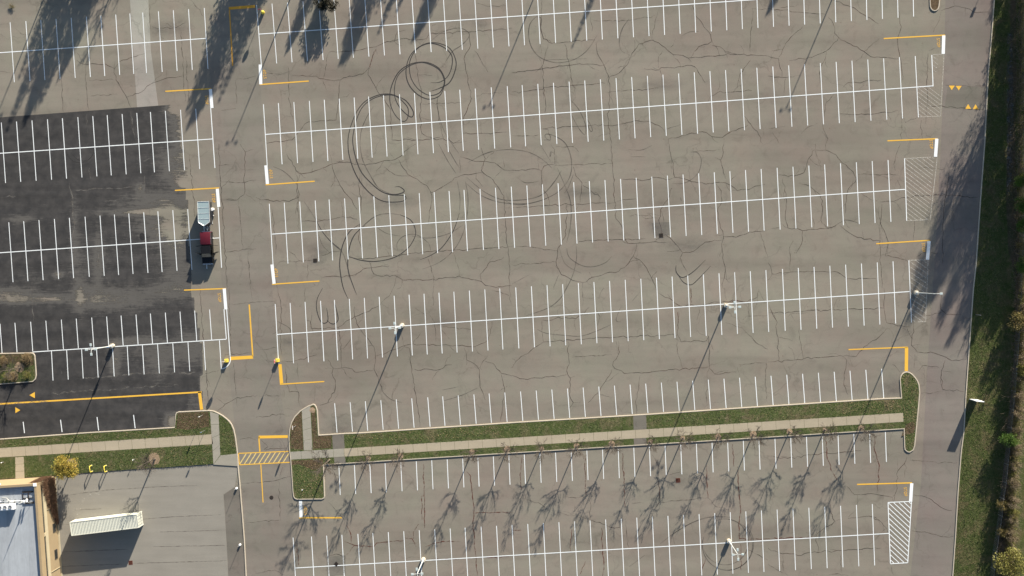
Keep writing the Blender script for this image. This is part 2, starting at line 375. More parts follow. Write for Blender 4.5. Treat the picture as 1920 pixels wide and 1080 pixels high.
for j in range(NY+1):
    for i in range(NX+1):
        x=-240+(635)*i/NX; yb=832-22*(x/330.)
        yt=seal_top(x)-1; y=yt+(yb-yt)*j/NY
        p=U(x,y); vs.append((p.x,p.y,.006))
        e=seal_right(y)-x; w=0
        for cx,cy,rx,ry,a in WEAR: w+=.95*a*math.exp(-((x-cx)/rx)**2-((y-cy)/ry)**2)
        if e<8: w+=.55*(1-max(e,-8)/8)*.5
        if e<-1.5: w+=1.5
        if y>735 and e<30: w+=.25
        wr.append(min(w,2.2)+.02)
for j in range(NY):
    for i in range(NX): a=j*(NX+1)+i; fs.append((a+NX+1,a+NX+2,a+1,a))
me=bpy.data.meshes.new('sealed_asphalt'); me.from_pydata(vs,[],fs); at=me.attributes.new('wear','FLOAT','POINT'); at.data.foreach_set('value',wr)
tag(link('sealed_asphalt',me,M['seal']),kind='structure')
# ------------------------------------------------------------------ kerbed islands
def noseclose(l): return PX(l)
MED=[(587.5,757),(591,758.5),(594,763),(595.6,769),(596.5,780),(598.5,815),(645,812),(680,810.6),(960,791.5),(1215,776),(1420,762),(1657,746.5),(1689,745.5),(1687.4,722),(1686.6,711),(1688,705),(1691,700.5),(1695,697.5),(1700,696.3),(1706,698),(1711,701.5),(1716,707),(1720.5,713.5),(1723.5,721),(1725,735),(1722.5,765),(1720,790),(1718,811),(1715.5,836),(1712.6,844),(1706,848.5),(1702,848),(1698.5,846),(1695.8,843),(1695,838),(1694,804.7),(1575,812),(1440,820.5),(960,850),(640,870),(608.5,872),(607.5,875),(609.6,930.5),(608.4,934),(604,936.3),(557,936.8),(552.5,935),(550,931),(548.6,922),(546.5,890),(544.7,865),(542,842.6),(541,820),(542.5,805),(546,792),(552,781),(563,769.5),(576,761.5)]
def island(name,l,mat,label,h=.13):
    k,Q=kerb_ring('kerb',PX(l),label=label+' kerb')
    tag(link(name,poly_mesh(name,Q,h-.03),mat),label,kind='structure'); return Q
island('grass_island',MED,M['grass'],'long grass median')
LNW=[(-300,842),(0,822.5),(162,810.5),(327.5,800.5),(328.8,778),(330.5,773.5),(335,771.3),(392,768.8),(401,770),(410,774),(418,778.5),(425,784),(431,789.5),(435.5,796),(439.5,806),(442.5,820),(446,847),(447.5,875)]
kerb_line('kerb',PX(LNW)+PX([(451,910),(455,960),(459,1010),(462.5,1080),(466,1160)]),side=-1)
lw=PX(LNW); 
tag(link('grass_bank',poly_mesh('grass_bank',[p+Vector((0,0,0)) for p in inset(lw+PX([(400,871),(250,881),(137,889.5),(100,893),(0,899.5),(-300,920)]),.15)],.10,-.02),M['grass']),'grass bank beside the building',kind='structure')
LMI=[(-260,676),(0,662),(59,660.8),(63.5,662),(66.3,666),(67.6,680),(69.2,704),(67.5,711),(62,716),(0,721),(-260,737)]
island('grass_island',LMI,M['grass'],'small planted island in the sealed lot')
TRI=[(1740,-60),(1742.5,0),(1743,12),(1744.8,17),(1748,20),(1752,21.4),(1756,20.3),(1759.4,17),(1761,12),(1762.5,0),(1765,-60)]
island('planting_island',TRI,M['grass_brown'],'narrow island with brown mulch')
kerb_line('kerb',RKw,side=1,label='kerb of the perimeter road')
vw=[p+Vector((.16,0,0)) for p in RKw]
tag(link('verge',poly_mesh('verge',vw+PX([(1885,1160),(2150,1160),(2150,-140)]),.10,-.06),M['verge']),'grass verge',kind='structure')
sheet('brush_bed',[(1880,1160),(1868,1020),(1881,880),(1890,800),(1899,700),(1906,610),(1907,525),(1890,470),(1886,373),(1890,200),(1896,-60),(1904,-60),(1905,120),(1903,300),(1912,470),(1918,610),(1912,700),(1905,800),(1900,880),(1898,1000),(1902,1160)],.113,M['field'])
sheet('ditch_gravel',[(1888,60),(1897,60),(1900,200),(1897,330),(1890,370),(1887,362),(1887,200)],.118,M['gravel'])
# brown beds in the nose
for l in ([(566,771),(556,778),(549,789),(545.5,805),(544.6,820),(545.5,841),(569,843),(566.5,800)],[(584,761),(590,763),(592.5,780),(594.5,817),(622,816),(621,840),(587.5,841),(585,800)],[(546,864),(606,861),(606,872),(590,882),(560,870),(547,872)],[(334,774),(391,772),(393,800),(350,806),(331,803)],[(3,664),(58,663),(64,668),(64,684),(45,690),(20,680),(3,690)],[(1690,818),(1712,812),(1717,800),(1712,790),(1699,795)]):
    sheet('soil_bed',l,.1025,M['grass_brown'])
# walks (slab by slab with open joints)
def quad_slabs(name,A,B,C,D,n,mat,z=.108):
    """walk between edges A->B (top) and D->C (bottom), n slabs"""
    A,B,C,D=PX([A,B,C,D]); mb=MB()
    for i in range(n):
        g=.02/(A-B).length*1.0
        t0,t1=i/n+g,(i+1)/n-g; q=[A.lerp(B,t0),A.lerp(B,t1),D.lerp(C,t1),D.lerp(C,t0)]
        k=len(mb.v); mb.v+=[(p.x,p.y,z) for p in q]+[(p.x,p.y,z-.12) for p in q]
        mb.f+=[(k,k+1,k+2,k+3),(k,k+4,k+5,k+1),(k+1,k+5,k+6,k+2),(k+2,k+6,k+7,k+3),(k+3,k+7,k+4,k)]; mb.m+=[i%2]*5
    return tag(mb.build(name,[mat,mat]),kind='structure')
quad_slabs('footpath',(645,840.8),(1693,774),(1694,790.5),(646,856),40,M['walk'])
quad_slabs('footpath',(544.5,847),(645,840.8),(646,856),(545.5,861.5),5,M['walk_grey'])
quad_slabs('footpath',(582,760.3),(586,843.8),(570,844.6),(566,769),4,M['walk_grey'])
quad_slabs('footpath',(-200,853),(397,814),(400,832.5),(-200,870),24,M['walk'])
quad_slabs('footpath',(410,776.5),(413.5,853),(400.5,870.5),(394,771.3),4,M['walk_grey'])
quad_slabs('footpath',(45,856),(46.5,896.5),(29.5,897.5),(29,857),3,M['walk'])
sheet('path_apron',[(400.5,871),(414,853.5),(440,851),(445.5,850),(446.8,874),(432,873)],.109,M['walk_grey'],-.02)
for l in ([(622.6,814.5),(645,813),(646.5,841),(624.6,842)],[(626,857.5),(647,856.3),(649,870),(628,870.8)],[(1187,778.5),(1211.5,777),(1212.5,804.5),(1188,806)],[(1188,822.5),(1211.5,821),(1213,835),(1189,836.5)]):
    sheet('asphalt_crossing',l,.106,M['asphalt_patch'])
# mulch rings
mb=MB()
BARE=[(618,862,7.0),(691,859,5.9),(751,855,5.7),(885,847,6.0),(951,842,5.9),(1016,841,5.7),(1081,836,6.4),(1147,832,5.6),(1219,828,5.4),(1280,821,6.1),(1346,819,5.7),(1412,814,6.2),(1480,809,6.1),(1546,805.5,6.2),(1614,802.5,6.3)]
def disc(c,r,z,n=22,j=.12):
    vs=[(c.x,c.y,z+.03)]+[(c.x+r*math.cos(2*PI*k/n)*(1+rnd.uniform(-j,j)),c.y+r*math.sin(2*PI*k/n)*(1+rnd.uniform(-j,j)),z) for k in range(n)]
    mb.add(vs,[(0,1+k,1+(k+1)%n) for k in range(n)])
for x,y,h in BARE[1:]: disc(U(x,y),rnd.uniform(.38,.62),.108)
disc(U(135,869),.95,.11); disc(U(289,860),1.1,.11); disc(U(37,689),.9,.11); disc(U(586,769),.5,.11)
tag(mb.build('mulch',M['mulch']),'round mulch patches around the trunks','mulch',kind='stuff')
# ================================================================== painted markings
def line(mb,a,b,w,z=.012):
    a,b=U(*a),U(*b); ribbon(mb,[a,b],w,z)
def rowlines(name,label,xs,y0,y1,xb,yb0,yb1,center=None,extra=(),w=.122):
    """xs: x of every stall line at its top, y0/y1 the y at the first/last; xb first/last x at the bottom"""
    mb=MB(); n=len(xs)
    for i,x in enumerate(xs):
        t=(x-xs[0])/(xs[-1]-xs[0]); yt=y0+(y1-y0)*t; xbm=xb[0]+(xb[1]-xb[0])*t; ybm=yb0+(yb1-yb0)*t
        line(mb,(x,yt),(xbm,ybm),w*rnd.uniform(.93,1.07),.0125)
    if center: line(mb,center[0],center[1],.14,.0145)
    for a,b in extra: line(mb,a,b,.14,.0125)
    return tag(mb.build(name,M['white']),label,kind='structure')
def lin(a,b,n): return [a+(b-a)*i/(n-1) for i in range(n)]
seg=lambda *k: [v for s in k for v in s]
# R1..R7 east lot
rowlines('stall_lines','northernmost stall row',seg([510-29,510,539,568,597.5,626],lin(654.5,1710.5,37)),9,-82,(490,1713),121,31,((485,64),(1420,-1)))
rowlines('stall_lines','second stall row',seg([494,522,551,580,608,636,664,691,719,749,777,806,834,862,891,921,951],lin(979,1419,16),lin(1449,1716,10)),195.5,105,(501,1722),310,220,((498,252),(1749,161)),[((1747,103),(1749.5,162))])
rowlines('stall_lines','third stall row',seg([505,533,562,591,617,646,673,701,729,758,786,814,842,870,900,929],lin(958.5,1427,17),lin(1457,1665,8)),382,300,(512,1670.5),496,416,((510,439),(1697,355)),[((1696,297),(1700,414))])
rowlines('stall_lines','fourth stall row',seg([516,544,572,601,627,655,683,711,739,767,795,823,851,880,909,937],lin(967,1436,17),lin(1467,1704,9)),570,488,(522.5,1709),683,604.5,((520,627),(1707,546.5)))
rowlines('stall_lines','stall row north of the median',seg([627.5,656.5,685,714,743,772,802,830,859,888.5,917,946.5],lin(976,1416,16),lin(1445.5,1653,8)),756,691.5,(632,1657),811,746.5)
rowlines('stall_lines','stall row south of the median',seg([635.5,664.5,693.5,722,751.5,780.5,809.5,838.5,867.5,896,925,954],lin(983,1423,16),lin(1453,1660,8)),874,810,(638,1662),928,866)
rowlines('stall_lines','southernmost stall row',seg([549.5,584,612.5,641,671,699,728,757,786,815,844,872,902,931,960],lin(989.5,1427.5,16),lin(1457,1635.5,7)),1008,945,(556.5,1640),1124,1060,((553,1065),(1668,1000)),[((1665,942),(1669.5,1057)),((1665,942),(1710,940)),((1669.5,1057),(1702,1055)),((1709,940),(1702,1055))])
# west lot
rowlines('stall_lines','northwest stall row',[-10,19,48.5,76.5,105,133.5,162,189,217,243.5,267.5,297,325,353.5,383],44,15,(-2,390),156,129,((-60,103),(386,72)))
rowlines('stall_lines','second west stall row',[-27,2.5,31,60,89,117,146,174,201,229,256.5,282,310,338.5,367],232,204,(-19,374.5),345,317,((-60,291.5),(399,260.5)),[((395,202),(403,315))])
rowlines('stall_lines','third west stall row',[-12,16.5,44.5,73,102,130,159.5,187.5,214.5,241.5,269.5,296,324,352,380],419,390,(-4,388),531,504,((-60,478),(411,446)),[((409,389),(415.5,502))])
rowlines('stall_lines','fourth west stall row',[-28,0,28,57.5,86,115,143,172,200,227,255,282,310,337.5,365,393],609,580.5,(-24,397),664,637,((61,660),(424,636)),[((420,580),(424.5,636)),((425,580),(431.5,668))])
rowlines('stall_lines','lower half of the fourth west row',[96.5,125,153,181,211,238.5,267,295.5,324,352.5,382,411.5],658,638,(99.5,415),713.5,692)
mb=MB(); ribbon(mb,catmull(PX([(431.5,667),(432,676),(428.5,684),(422,689.5),(415,692)]),5),.14,.0125)
for a,b in (((43.5,791),(46,812)),((113.5,787),(116.5,810)),((182,782),(185,807)),((250.5,778),(253.5,803))): line(mb,a,b,.15,.0125)
tag(mb.build('edge_lines',M['white']),'short stall lines on the south edge of the sealed lot',kind='structure')
# white stop bars
mb=MB()
for a,b in (((1769.5,66.5),(1768.5,101)),((394.5,167),(397.5,202.5)),((488,121),(489,158)),((498.5,310),(501.5,345)),((510,496),(514,532)),((1756.5,260),(1754,294)),((1742,452),(1739,487)),((407.5,354),(410.3,388)),((420.5,541),(423.5,580)),((563.5,939),(564.5,970)),((1709.5,906),(1707.3,940.5))): line(mb,a,b,.56,.0165)
tag(mb.build('stop_bars',M['white']),'broad white stop bars at the aisle ends',kind='structure')
# yellow
mb=MB()
for a,b,w in (((1657,72.3),(1772,65.8),.2),((487,158.5),(579,152),.2),((498,346.5),(590,339.8),.2),((510,533),(599,527),.2),((1664,264),(1758,260),.2),((1643,457),(1744,450.5),.2),((310,171.2),(396,166.3),.2),((328,357),(411,352.3),.2),((345,544),(424,541),.2),((467.3,571),(474,668),.24),((432,672),(474.5,669.5),.6),((524.8,683),(528,719),.6),((525,720.5),(608,715.3),.2),((1591,655.5),(1702,651),.2),((1699.8,651.5),(1699.3,695.5),.58),((-80,762),(378,735),.27),((374,734.5),(378,768),.56),((485,819.5),(539.5,818.5),.5),((485.3,819),(487.3,847),.22),((447,850),(542,846.2),.16),((449,871.5),(543,866.8),.16),((447,849),(449,872),.14),((489,870),(493.3,942),.16),((561,970.8),(641,970.8),.24),((1607,908.3),(1710,905.3),.22)): line(mb,a,b,w,.0105)
mbh=MB()
for k in range(11):
    x=447+k*9.1; 
    if x<536: line(mbh,(x+2,871-.05*(k*9.1)),(x+15,850-.04*(k*9.1)),.17,.0085)
for tri in (((1779,160.5),(1790,160.5),(1784.5,169)),((1792,161),(1803,161),(1797.5,169.5)),((1810,204),(1820.5,204),(1815.3,195)),((1824,204.5),(1834.5,204.5),(1829,195.5)),((55,741),(65.3,735),(65.5,746.5)),((38,769),(28.7,763.5),(29,774.5))):
    p=PX(tri); mb.add([(q.x,q.y,.0105) for q in p],[(0,1,2) if ((p[1]-p[0]).cross(p[2]-p[0])).z>0 else (2,1,0)])
tag(mb.build('yellow_lines',M['yellow']),'yellow aisle lines and arrows',kind='structure'); tag(mbh.build('crosswalk_hatching',M['yellow_pale']),'pale slanted crosswalk bars',kind='structure')
mb=MB(); line(mb,(429,15.7),(478,12),.5,.0105); line(mb,(430.2,17),(436.3,123.5),.2,.0105)
tag(mb.build('yellow_lines',M['orange']),'dull orange line in the tree shade',kind='structure')
# hatches
def hatch(name,quad,slope,dy,mat,w=.1,border=(),lab=''):
    mb=MB(); xs=[p[0] for p in quad]; ys=[p[1] for p in quad]; n=len(quad); c=min(ys)-abs(slope)*(max(xs)-min(xs))-5
    while c<max(ys)+60:
        hits=[]
        for i in range(n):
            (x0,y0),(x1,y1)=quad[i],quad[(i+1)%n]; f0=y0-(c+slope*(x0-min(xs))); f1=y1-(c+slope*(x1-min(xs)))
            if f0*f1<0: t=f0/(f0-f1); hits.append((x0+(x1-x0)*t,y0+(y1-y0)*t))
        if len(hits)==2 and abs(hits[0][0]-hits[1][0])>2: line(mb,hits[0],hits[1],w,.0085)
        c+=dy
    for a,b in border: line(mb,a,b,w*1.1,.0145)
    tag(mb.build(name,mat),lab,kind='structure')
hatch('hatching',[(1666,943),(1709,941),(1702,1054),(1670,1056)],.93,9.4,M['white'],.12,lab='crisp white hatching by the south stop bar')
hatch('hatching',[(1697,297.5),(1752,295),(1741,412),(1701,413.5)],.76,8.2,M['white_faded'],.12,[((1697,297.3),(1745,294.7)),((1700,414),(1738,412)),((1757,297),(1744,412))],'faded hatching by the third row')
hatch('hatching',[(1705,489),(1737,488),(1736,602),(1710,603)],.68,9.6,M['white_faded'],.12,[((1704,488),(1738,487)),((1740,487),(1735.5,603)),((1720,603.5),(1736,603))],'faded hatching around the lamp post')
hatch('hatching',[(1720.5,163),(1748,162),(1764,180),(1762,217),(1723,219)],.75,8,M['white_faded'],.1,[((1770,101),(1763.5,218)),((1724,219.5),(1763,218)),((1748,102.5),(1770,101.5))],'faded hatching by the second row')
hatch('hatching',[(1748.5,104),(1760,103),(1756,140),(1750.5,130)],.75,8,M['white_faded'],.1,[],'worn hatching remnant')
# lettering
def text_mesh(s,size,ext=0.0,bold=0.0):
    cu=bpy.data.curves.new('txt','FONT'); cu.body=s; cu.size=size; cu.extrude=ext; cu.offset=bold; cu.space_character=1.2 if bold else 1.0; cu.align_x='CENTER'; cu.align_y='CENTER'
    ob=bpy.data.objects.new('txt',cu); COL.objects.link(ob); dg=bpy.context.evaluated_depsgraph_get(); dg.update()
    me=bpy.data.meshes.new_from_object(ob.evaluated_get(dg)); bpy.data.objects.remove(ob); bpy.data.curves.remove(cu); return me
sm=text_mesh('STOP',1.0,bold=.008)
xs=[v.co.x for v in sm.vertices]; ys=[v.co.y for v in sm.vertices]; wx=max(xs)-min(xs); wy=max(ys)-min(ys)
for v in sm.vertices: v.co.x*=1.55/wx; v.co.y*=.54/wy
sm.name='stop_lettering'
sm.materials.append(M['letters'])
for (x,y),rt in [((388.5,187.5),1),((401.5,371.5),1),((412.5,558),1),((1760.5,80),1),((1747,270.5),1),((1732.5,464),1),((1698.7,922),1),((496,139),0),((508,326),0),((517.5,511.5),0),((572.5,957),0)]:
    p=U(x+(-1.3 if rt else .8),y); o=link('stop_lettering',sm); o.location=(p.x,p.y,.0105); o.rotation_euler=(0,0,GA+(-PI/2 if rt else PI/2)); tag(o,kind='structure')
# ================================================================== cracks and tyre marks
def parse(s): return [[tuple(float(c) for c in q.split(',')) for q in l.split()] for l in s.split(';') if l.strip()]
TILE={}
def tile(ox,oy,s): return [[(ox+x/4,oy+y/4) for x,y in l] for l in parse(s)]
CR=[];
CR+=tile(480,0,"40,550 190,558;270,565 400,570 500,590 610,600 700,570 800,555 850,505 870,440 900,370;550,390 530,480 505,590;550,390 700,385 800,370 900,350 960,320 1040,310 1060,240 1120,225;960,320 1100,290 1200,300 1280,290 1300,250 1600,240 1920,210;850,505 840,560 900,660 950,730 1010,820 1020,980 1020,1050 1200,1050 1380,1030;630,600 620,740 600,900 390,915 330,980 270,1050 80,1075;240,500 250,760 275,900;1190,400 1210,560 1240,680 1230,880 1245,1000 1330,1040 1450,1050 1480,1075 1530,1050;1600,250 1610,340 1560,440 1590,590 1615,740 1560,870 1550,1000 1690,1000 1880,990;1650,720 1700,700 1850,695;1640,380 1700,480 1740,540;1360,720 1370,900 1410,1050;1640,20 1740,50 1880,40;1250,780 1540,770")
CR+=tile(480,270,"230,75 270,130 300,200 330,225 420,210 500,180 570,150 680,135 740,155 820,158 900,145 960,125 1040,118 1100,80 1160,20 1200,0;300,200 310,400 325,640;330,230 310,330 320,400 250,430 110,425 40,420 0,400;940,160 1040,230 1150,240;1070,115 1090,160 1160,240 1280,310 1310,360 1320,390 1310,480 1290,600;1310,365 1400,320 1450,290 1540,235 1700,212;570,150 590,230 630,310 700,400 760,490;780,215 770,310 790,400 790,490 775,620 770,720 800,800;340,580 440,580 560,565 650,545 760,565;1530,100 1530,220;1530,95 1640,130 1720,130 1790,140 1860,195 1920,200;1690,30 1720,110 1690,200 1780,270 1860,390 1870,560 1880,740 1900,870 1900,1080;1650,200 1650,260 1700,320;125,490 150,830;180,885 420,875;480,840 560,810 640,800;180,880 140,940 160,1080;250,805 290,830 330,880;500,1000 700,990 760,970 830,930 920,920 1000,915;850,880 870,950 910,985 1050,990 1100,1020 1300,1020 1520,990 1690,1030 1720,1060 1800,1075 1920,1060;690,850 830,860 1000,840 1150,820 1290,805 1500,795 1750,780 1920,770;1480,810 1510,900 1525,990;1290,860 1335,1000 1330,1080;390,890 385,1020;1690,1030 1680,980 1740,900 1860,850;1060,990 1030,1080;1870,480 1920,485")
CR+=tile(960,0,"0,690 230,670 240,655 450,640 700,625;270,330 240,450 225,500 235,650 255,800 245,850;0,1015 80,1020 200,1010;230,970 270,970 290,1050 240,1050;225,0 215,200 235,290 300,325 400,315 620,300;395,330 430,480 450,630 480,670;630,320 640,400 690,490 720,560 735,680 720,880 735,1000 750,1080;720,580 800,550 860,490 900,400 950,330 1050,300 1100,320 1170,380 1210,410 1280,415 1320,435 1500,420 1740,405 1920,420;1055,260 1095,80;1060,300 1050,260;610,155 850,155 1090,115;1350,40 1370,110 1430,180 1490,260 1500,310 1470,330 1400,350 1340,430;1500,340 1560,350 1600,390 1720,410;1130,380 1100,420 1100,510;990,515 1100,525 1120,505 1220,510 1310,490 1370,500 1410,560 1450,620;1110,510 1125,640;700,690 900,675 1100,660;230,965 600,940 800,935 920,905 1030,910 1100,940 1150,990;1150,970 1270,930;1170,1080 1175,1040 1300,1015 1400,990 1460,995 1500,1025 1580,1030 1630,995 1770,940;1740,870 1790,930 1850,1010 1880,1080;1470,760 1490,720 1540,695 1660,690 1800,680;1790,450 1740,510 1700,600 1690,660;1800,60 1805,120 1785,400;1800,65 1920,68;690,490 560,480 430,490 0,545;590,130 600,230;1590,1080 1590,1035")
CR+=tile(1440,0,"0,420 80,440 105,560 105,580 0,570;80,430 110,370 170,280 260,200;0,65 120,75 200,90 430,105;80,60 200,50 230,30;490,0 620,50 720,110 830,180;450,130 490,180 500,250 530,280 440,380 330,430 160,455;530,280 640,345 720,385 770,425 850,430 980,440;720,385 830,290;730,390 650,470;20,570 110,580 240,570;440,390 430,440 395,500 390,620;130,590 120,720;850,600 720,610 600,620 560,660;500,690 430,790 410,940;540,850 650,860 900,845 980,825;410,940 430,1000 450,1040 435,1075;0,960 130,950;250,1000 290,960 370,925;980,80 1000,200 970,300 1000,480 1010,600;1005,870 1030,920 1120,880;1200,400 1190,600 1200,790 1320,800 1620,822;1300,90 1270,180 1240,240;1300,80 1400,45 1480,60 1540,90 1670,90;1200,380 1250,360;1190,800 1180,930;1000,880 1005,1060;1150,900 1155,1060;30,990 80,1070;1330,640 1640,648")
CR+=tile(960,270,"740,0 755,150 765,320 760,380 780,450 780,560 820,610 850,720 870,745 930,745 1050,735 1160,740;290,0 320,40 320,150;320,160 470,155 750,145;0,195 200,190 220,205 240,165 320,155;220,205 220,310 280,430 280,460;330,20 460,20 500,60;460,170 480,240 525,290 520,370 510,445;530,310 600,360 665,400 665,415;0,480 300,460 500,450 780,440;780,430 830,415 950,410;410,460 405,680 370,750 345,780 330,880 350,940 370,980 450,1020 530,1040 530,1080;530,1040 600,1000 700,970 800,955 860,910 910,840 935,750;910,840 970,880 1010,930 1050,1010 1080,1080;0,765 200,780 340,800;0,905 330,885;500,730 620,725 800,715 1000,710;870,540 1030,530 1060,555;970,540 1000,560 1100,555;1200,330 1165,420 1115,490 1115,540 1100,570 1120,640 1120,670;1180,0 1200,120 1220,250 1320,270 1400,290 1480,295 1600,290 1640,310 1690,350 1800,330 1900,300;1220,250 1170,270;830,265 1000,270 1060,250 1180,265;1590,0 1580,90 1565,120 1600,260;1530,300 1570,350 1575,420 1545,480 1560,600 1585,680 1575,780 1600,950 1580,1080;1580,690 1680,700 1780,660 1900,650;1150,680 1210,730 1260,790 1280,815 1360,805 1450,735 1570,720;1280,815 1260,850 1320,980;1860,660 1890,760 1920,860;1360,60 1560,40")
CR+=tile(1440,270,"0,640 90,625;430,0 435,45;355,0 355,40 310,100 270,215 200,240 80,230;360,45 430,45 510,80 560,145 640,210 665,260 600,340 580,450 580,520;670,230 960,230;235,290 330,330 390,380 410,500 405,600;110,260 125,350 140,430 130,560 150,630 210,630 260,650 340,640 480,625 570,570 640,580 690,600;260,650 260,720 235,780 210,820;190,725 160,780 170,960;540,610 600,660 720,715 840,725;700,370 760,410 800,430;840,435 940,430 1030,400 1180,385 1400,385 1570,400;830,470 840,700 855,1080;855,450 845,600 890,700 900,760 880,840 980,855 1050,880;970,270 995,320 990,370;995,0 960,80 955,200;0,890 30,975 170,960 400,955 520,960 590,1010 810,1010;30,975 0,1020;590,1010 600,1080;1100,580 1090,720;1110,850 1160,815 1300,825;1130,180 1190,175 1330,185;1360,200 1330,400 1310,600 1310,900")
CR+=tile(480,540,"165,0 190,150 180,300 190,500;0,465 160,450;0,105 150,97;40,500 90,555 140,550;190,550 310,540 460,500;370,0 365,100;380,240 410,250 415,305 620,295 635,450 640,600;620,290 740,215 800,190 920,135;1030,0 1000,60 940,110 925,140;740,140 740,215 790,320 840,380 885,440 895,520 885,610 930,720 960,790 1030,845 1100,860;615,405 680,310;650,460 700,400 720,340;790,240 760,280;900,510 960,495 1090,440 1120,430 1180,420 1300,430 1450,430 1640,440 1740,390 1770,290 1770,250;1090,340 1105,430;1110,440 1150,450 1160,560 1180,680 1210,880 1230,1040;1330,0 1330,130 1310,140;1190,145 1280,210;1300,200 1340,260 1350,400;1400,290 1620,310;1380,300 1450,380;1560,450 1580,540 1640,570 1675,610 1680,740 1720,840;1740,500 1680,600;1720,550 1780,565 1840,640 1920,660;1840,650 1865,750 1850,900 1835,1000;540,540 580,600 570,640 595,720 590,780 540,860 480,880;580,605 640,600 720,605 740,630 880,620;1190,610 1380,610 1420,580 1470,575;220,600 230,720 250,780 320,780 325,870;200,740 210,820;310,560 315,690;0,805 180,810;0,970 200,945 260,960;1760,10 1900,60;1900,0 1915,130;440,730 440,850")
CR+=tile(960,540,"0,655 60,680 200,675 360,660 410,650;420,400 430,570 410,620 440,680 430,800 460,860 430,900 435,980;800,400 805,480 755,580 840,640 1000,635 1280,605 1470,595;750,610 700,700 640,790 570,860;780,400 790,490;960,655 950,760 925,850 935,940;1240,380 1240,480 1280,600;1250,180 1240,350 1270,405 1460,395 1475,360 1480,600 1520,645 1680,630;1480,700 1455,780 1465,900;1700,575 1900,562;1690,590 1710,665;1920,460 1830,410 1720,290;1600,260 1730,300;1905,560 1900,700 1910,850;1730,240 1760,210 1920,205;1770,100 1775,200;1100,40 1200,90 1260,135 1400,130 1540,105 1680,95 1760,105 1840,70 1855,10;1855,25 1890,90;1340,0 1345,110;1590,0 1610,90;520,0 530,70 620,75;535,75 530,130;690,0 650,80;630,140 660,220 640,280;225,240 235,400;230,240 300,240 400,220 480,230 580,145;235,405 560,380 760,370 940,365 1220,345;235,405 140,470 30,550 0,600;450,520 600,505 750,500;1080,0 1090,30")
CR+=tile(1440,540,"10,130 55,230 75,370 80,550;0,555 200,540 400,520 540,505 660,515 720,440 830,370 890,300;870,0 870,150 890,260 960,280 1060,290;0,185 150,180 290,170 500,165 870,150;150,215 170,195 300,180;520,140 540,80;235,300 250,430 265,530;570,520 590,540 575,630 570,730 600,800;1095,250 1075,430 1120,480 1220,480 1310,510 1380,545 1490,535;1100,500 1095,600;1110,630 1160,580 1280,595;1330,540 1300,620 1310,760 1470,778;1150,790 1240,785 1310,770;1130,210 1280,190 1340,170;1300,30 1295,160 1340,200 1450,200;930,570 990,630;1040,300 1080,380")
CR+=tile(0,0,"575,450 620,480 790,480 860,515 900,460 1090,400;860,515 870,600 950,730 980,800;950,730 1060,690 1150,620 1210,600 1250,585 1370,570;670,605 850,595;680,720 880,705;640,500 655,740 660,850;460,580 475,840;0,185 65,180;1120,30 1125,220;1140,200 1180,215 1300,210 1390,170;1360,240 1375,560 1390,760;1395,420 1410,640 1420,800;1430,0 1480,60 1520,120;0,535 80,545;110,210 160,255 220,255;1770,595 1850,590 1920,570;1660,830 1770,815;1770,600 1775,780")
CR+=tile(0,270,"1420,80 1440,300 1465,560;1640,0 1660,330 1680,700 1700,1000 1705,1080;1660,285 1820,290 1920,270;1640,160 1720,155;1800,0 1840,60 1830,380 1780,420 1660,420;1790,420 1810,640 1820,790;1680,810 1760,800 1820,790 1920,785;1860,800 1870,960 1880,1080;1840,370 1920,430")
CR+=tile(0,540,"1500,0 1520,340 1550,660 1560,850;1540,640 1640,620;1550,660 1575,740;1720,0 1730,470 1760,505;1750,560 1770,810;1630,925 1690,870 1780,820 1920,815;1730,118 1870,112 1920,110;1680,500 1890,490;1880,0 1895,90")
CR+=tile(480,810,"0,375 100,370 180,355 260,335;170,360 185,660;0,672 190,660;550,530 660,650;0,1060 140,1035 200,1070;40,60 90,110 60,130 230,120;530,940 600,915 670,935 660,1000")
CR+=tile(960,810,"90,500 200,530 270,580;380,490 550,487;1050,170 1100,260 1100,400 1110,520 1070,580;1110,525 1250,515 1470,495;1470,495 1530,560 1630,585;340,605 470,630;470,550 470,600;585,520 585,660 680,690 770,720 830,710;1210,790 1220,840;1760,880 1920,960;900,535 990,533;850,650 875,860")
CR+=tile(1440,810,"0,180 70,190 200,200 270,175 450,160 700,140;1040,190 1020,240 975,290 960,450 940,530;1030,220 1025,340;1060,210 1300,230 1420,230;590,405 650,470 800,465 930,490;670,470 665,550;1090,470 1200,495 1290,560 1380,590;1080,740 1200,755 1300,785 1390,780;470,500 470,600 500,670 430,715 370,760 360,790 375,900;500,670 560,655;600,650 760,630 830,660 890,720 900,760;0,870 80,905 220,925 300,905 550,890 650,880 850,870;115,910 115,1040;540,920 555,1060;0,990 60,1030 150,1075;930,1000 940,1070;440,1080 500,1065 600,1075;660,580 600,640")
CR+=tile(0,810,"1810,385 1920,375;1840,685 1920,675;1790,60 1870,40 1920,60")
RUST=tile(480,810,"1255,240 1260,480 1240,480 1245,660;1265,480 1265,720;1580,295 1610,330 1620,440 1635,560 1630,700 1645,900 1660,1080;1630,610 1920,600;660,820 740,850 860,860 930,830 1110,815;740,850 680,920;680,700 710,760 715,830;1120,795 1170,800 1200,860;1220,690 1180,750 1180,800;1270,860 1400,820 1530,820;300,830 320,1000;1270,960 1900,935")
RUST+=tile(960,810,"75,190 60,320 70,430;545,180 550,370 555,480;830,160 840,380 850,560;1470,495 1460,330 1460,250;1655,90 1665,260;1690,260 1700,400 1715,600 1700,700 1705,800 1780,805 1920,800;450,730 435,860 440,900;670,720 680,900 690,1000 680,1080;550,970 510,1070;1715,840 1720,1040;1450,950 1410,1070;0,740 70,735;1100,370 1105,500")
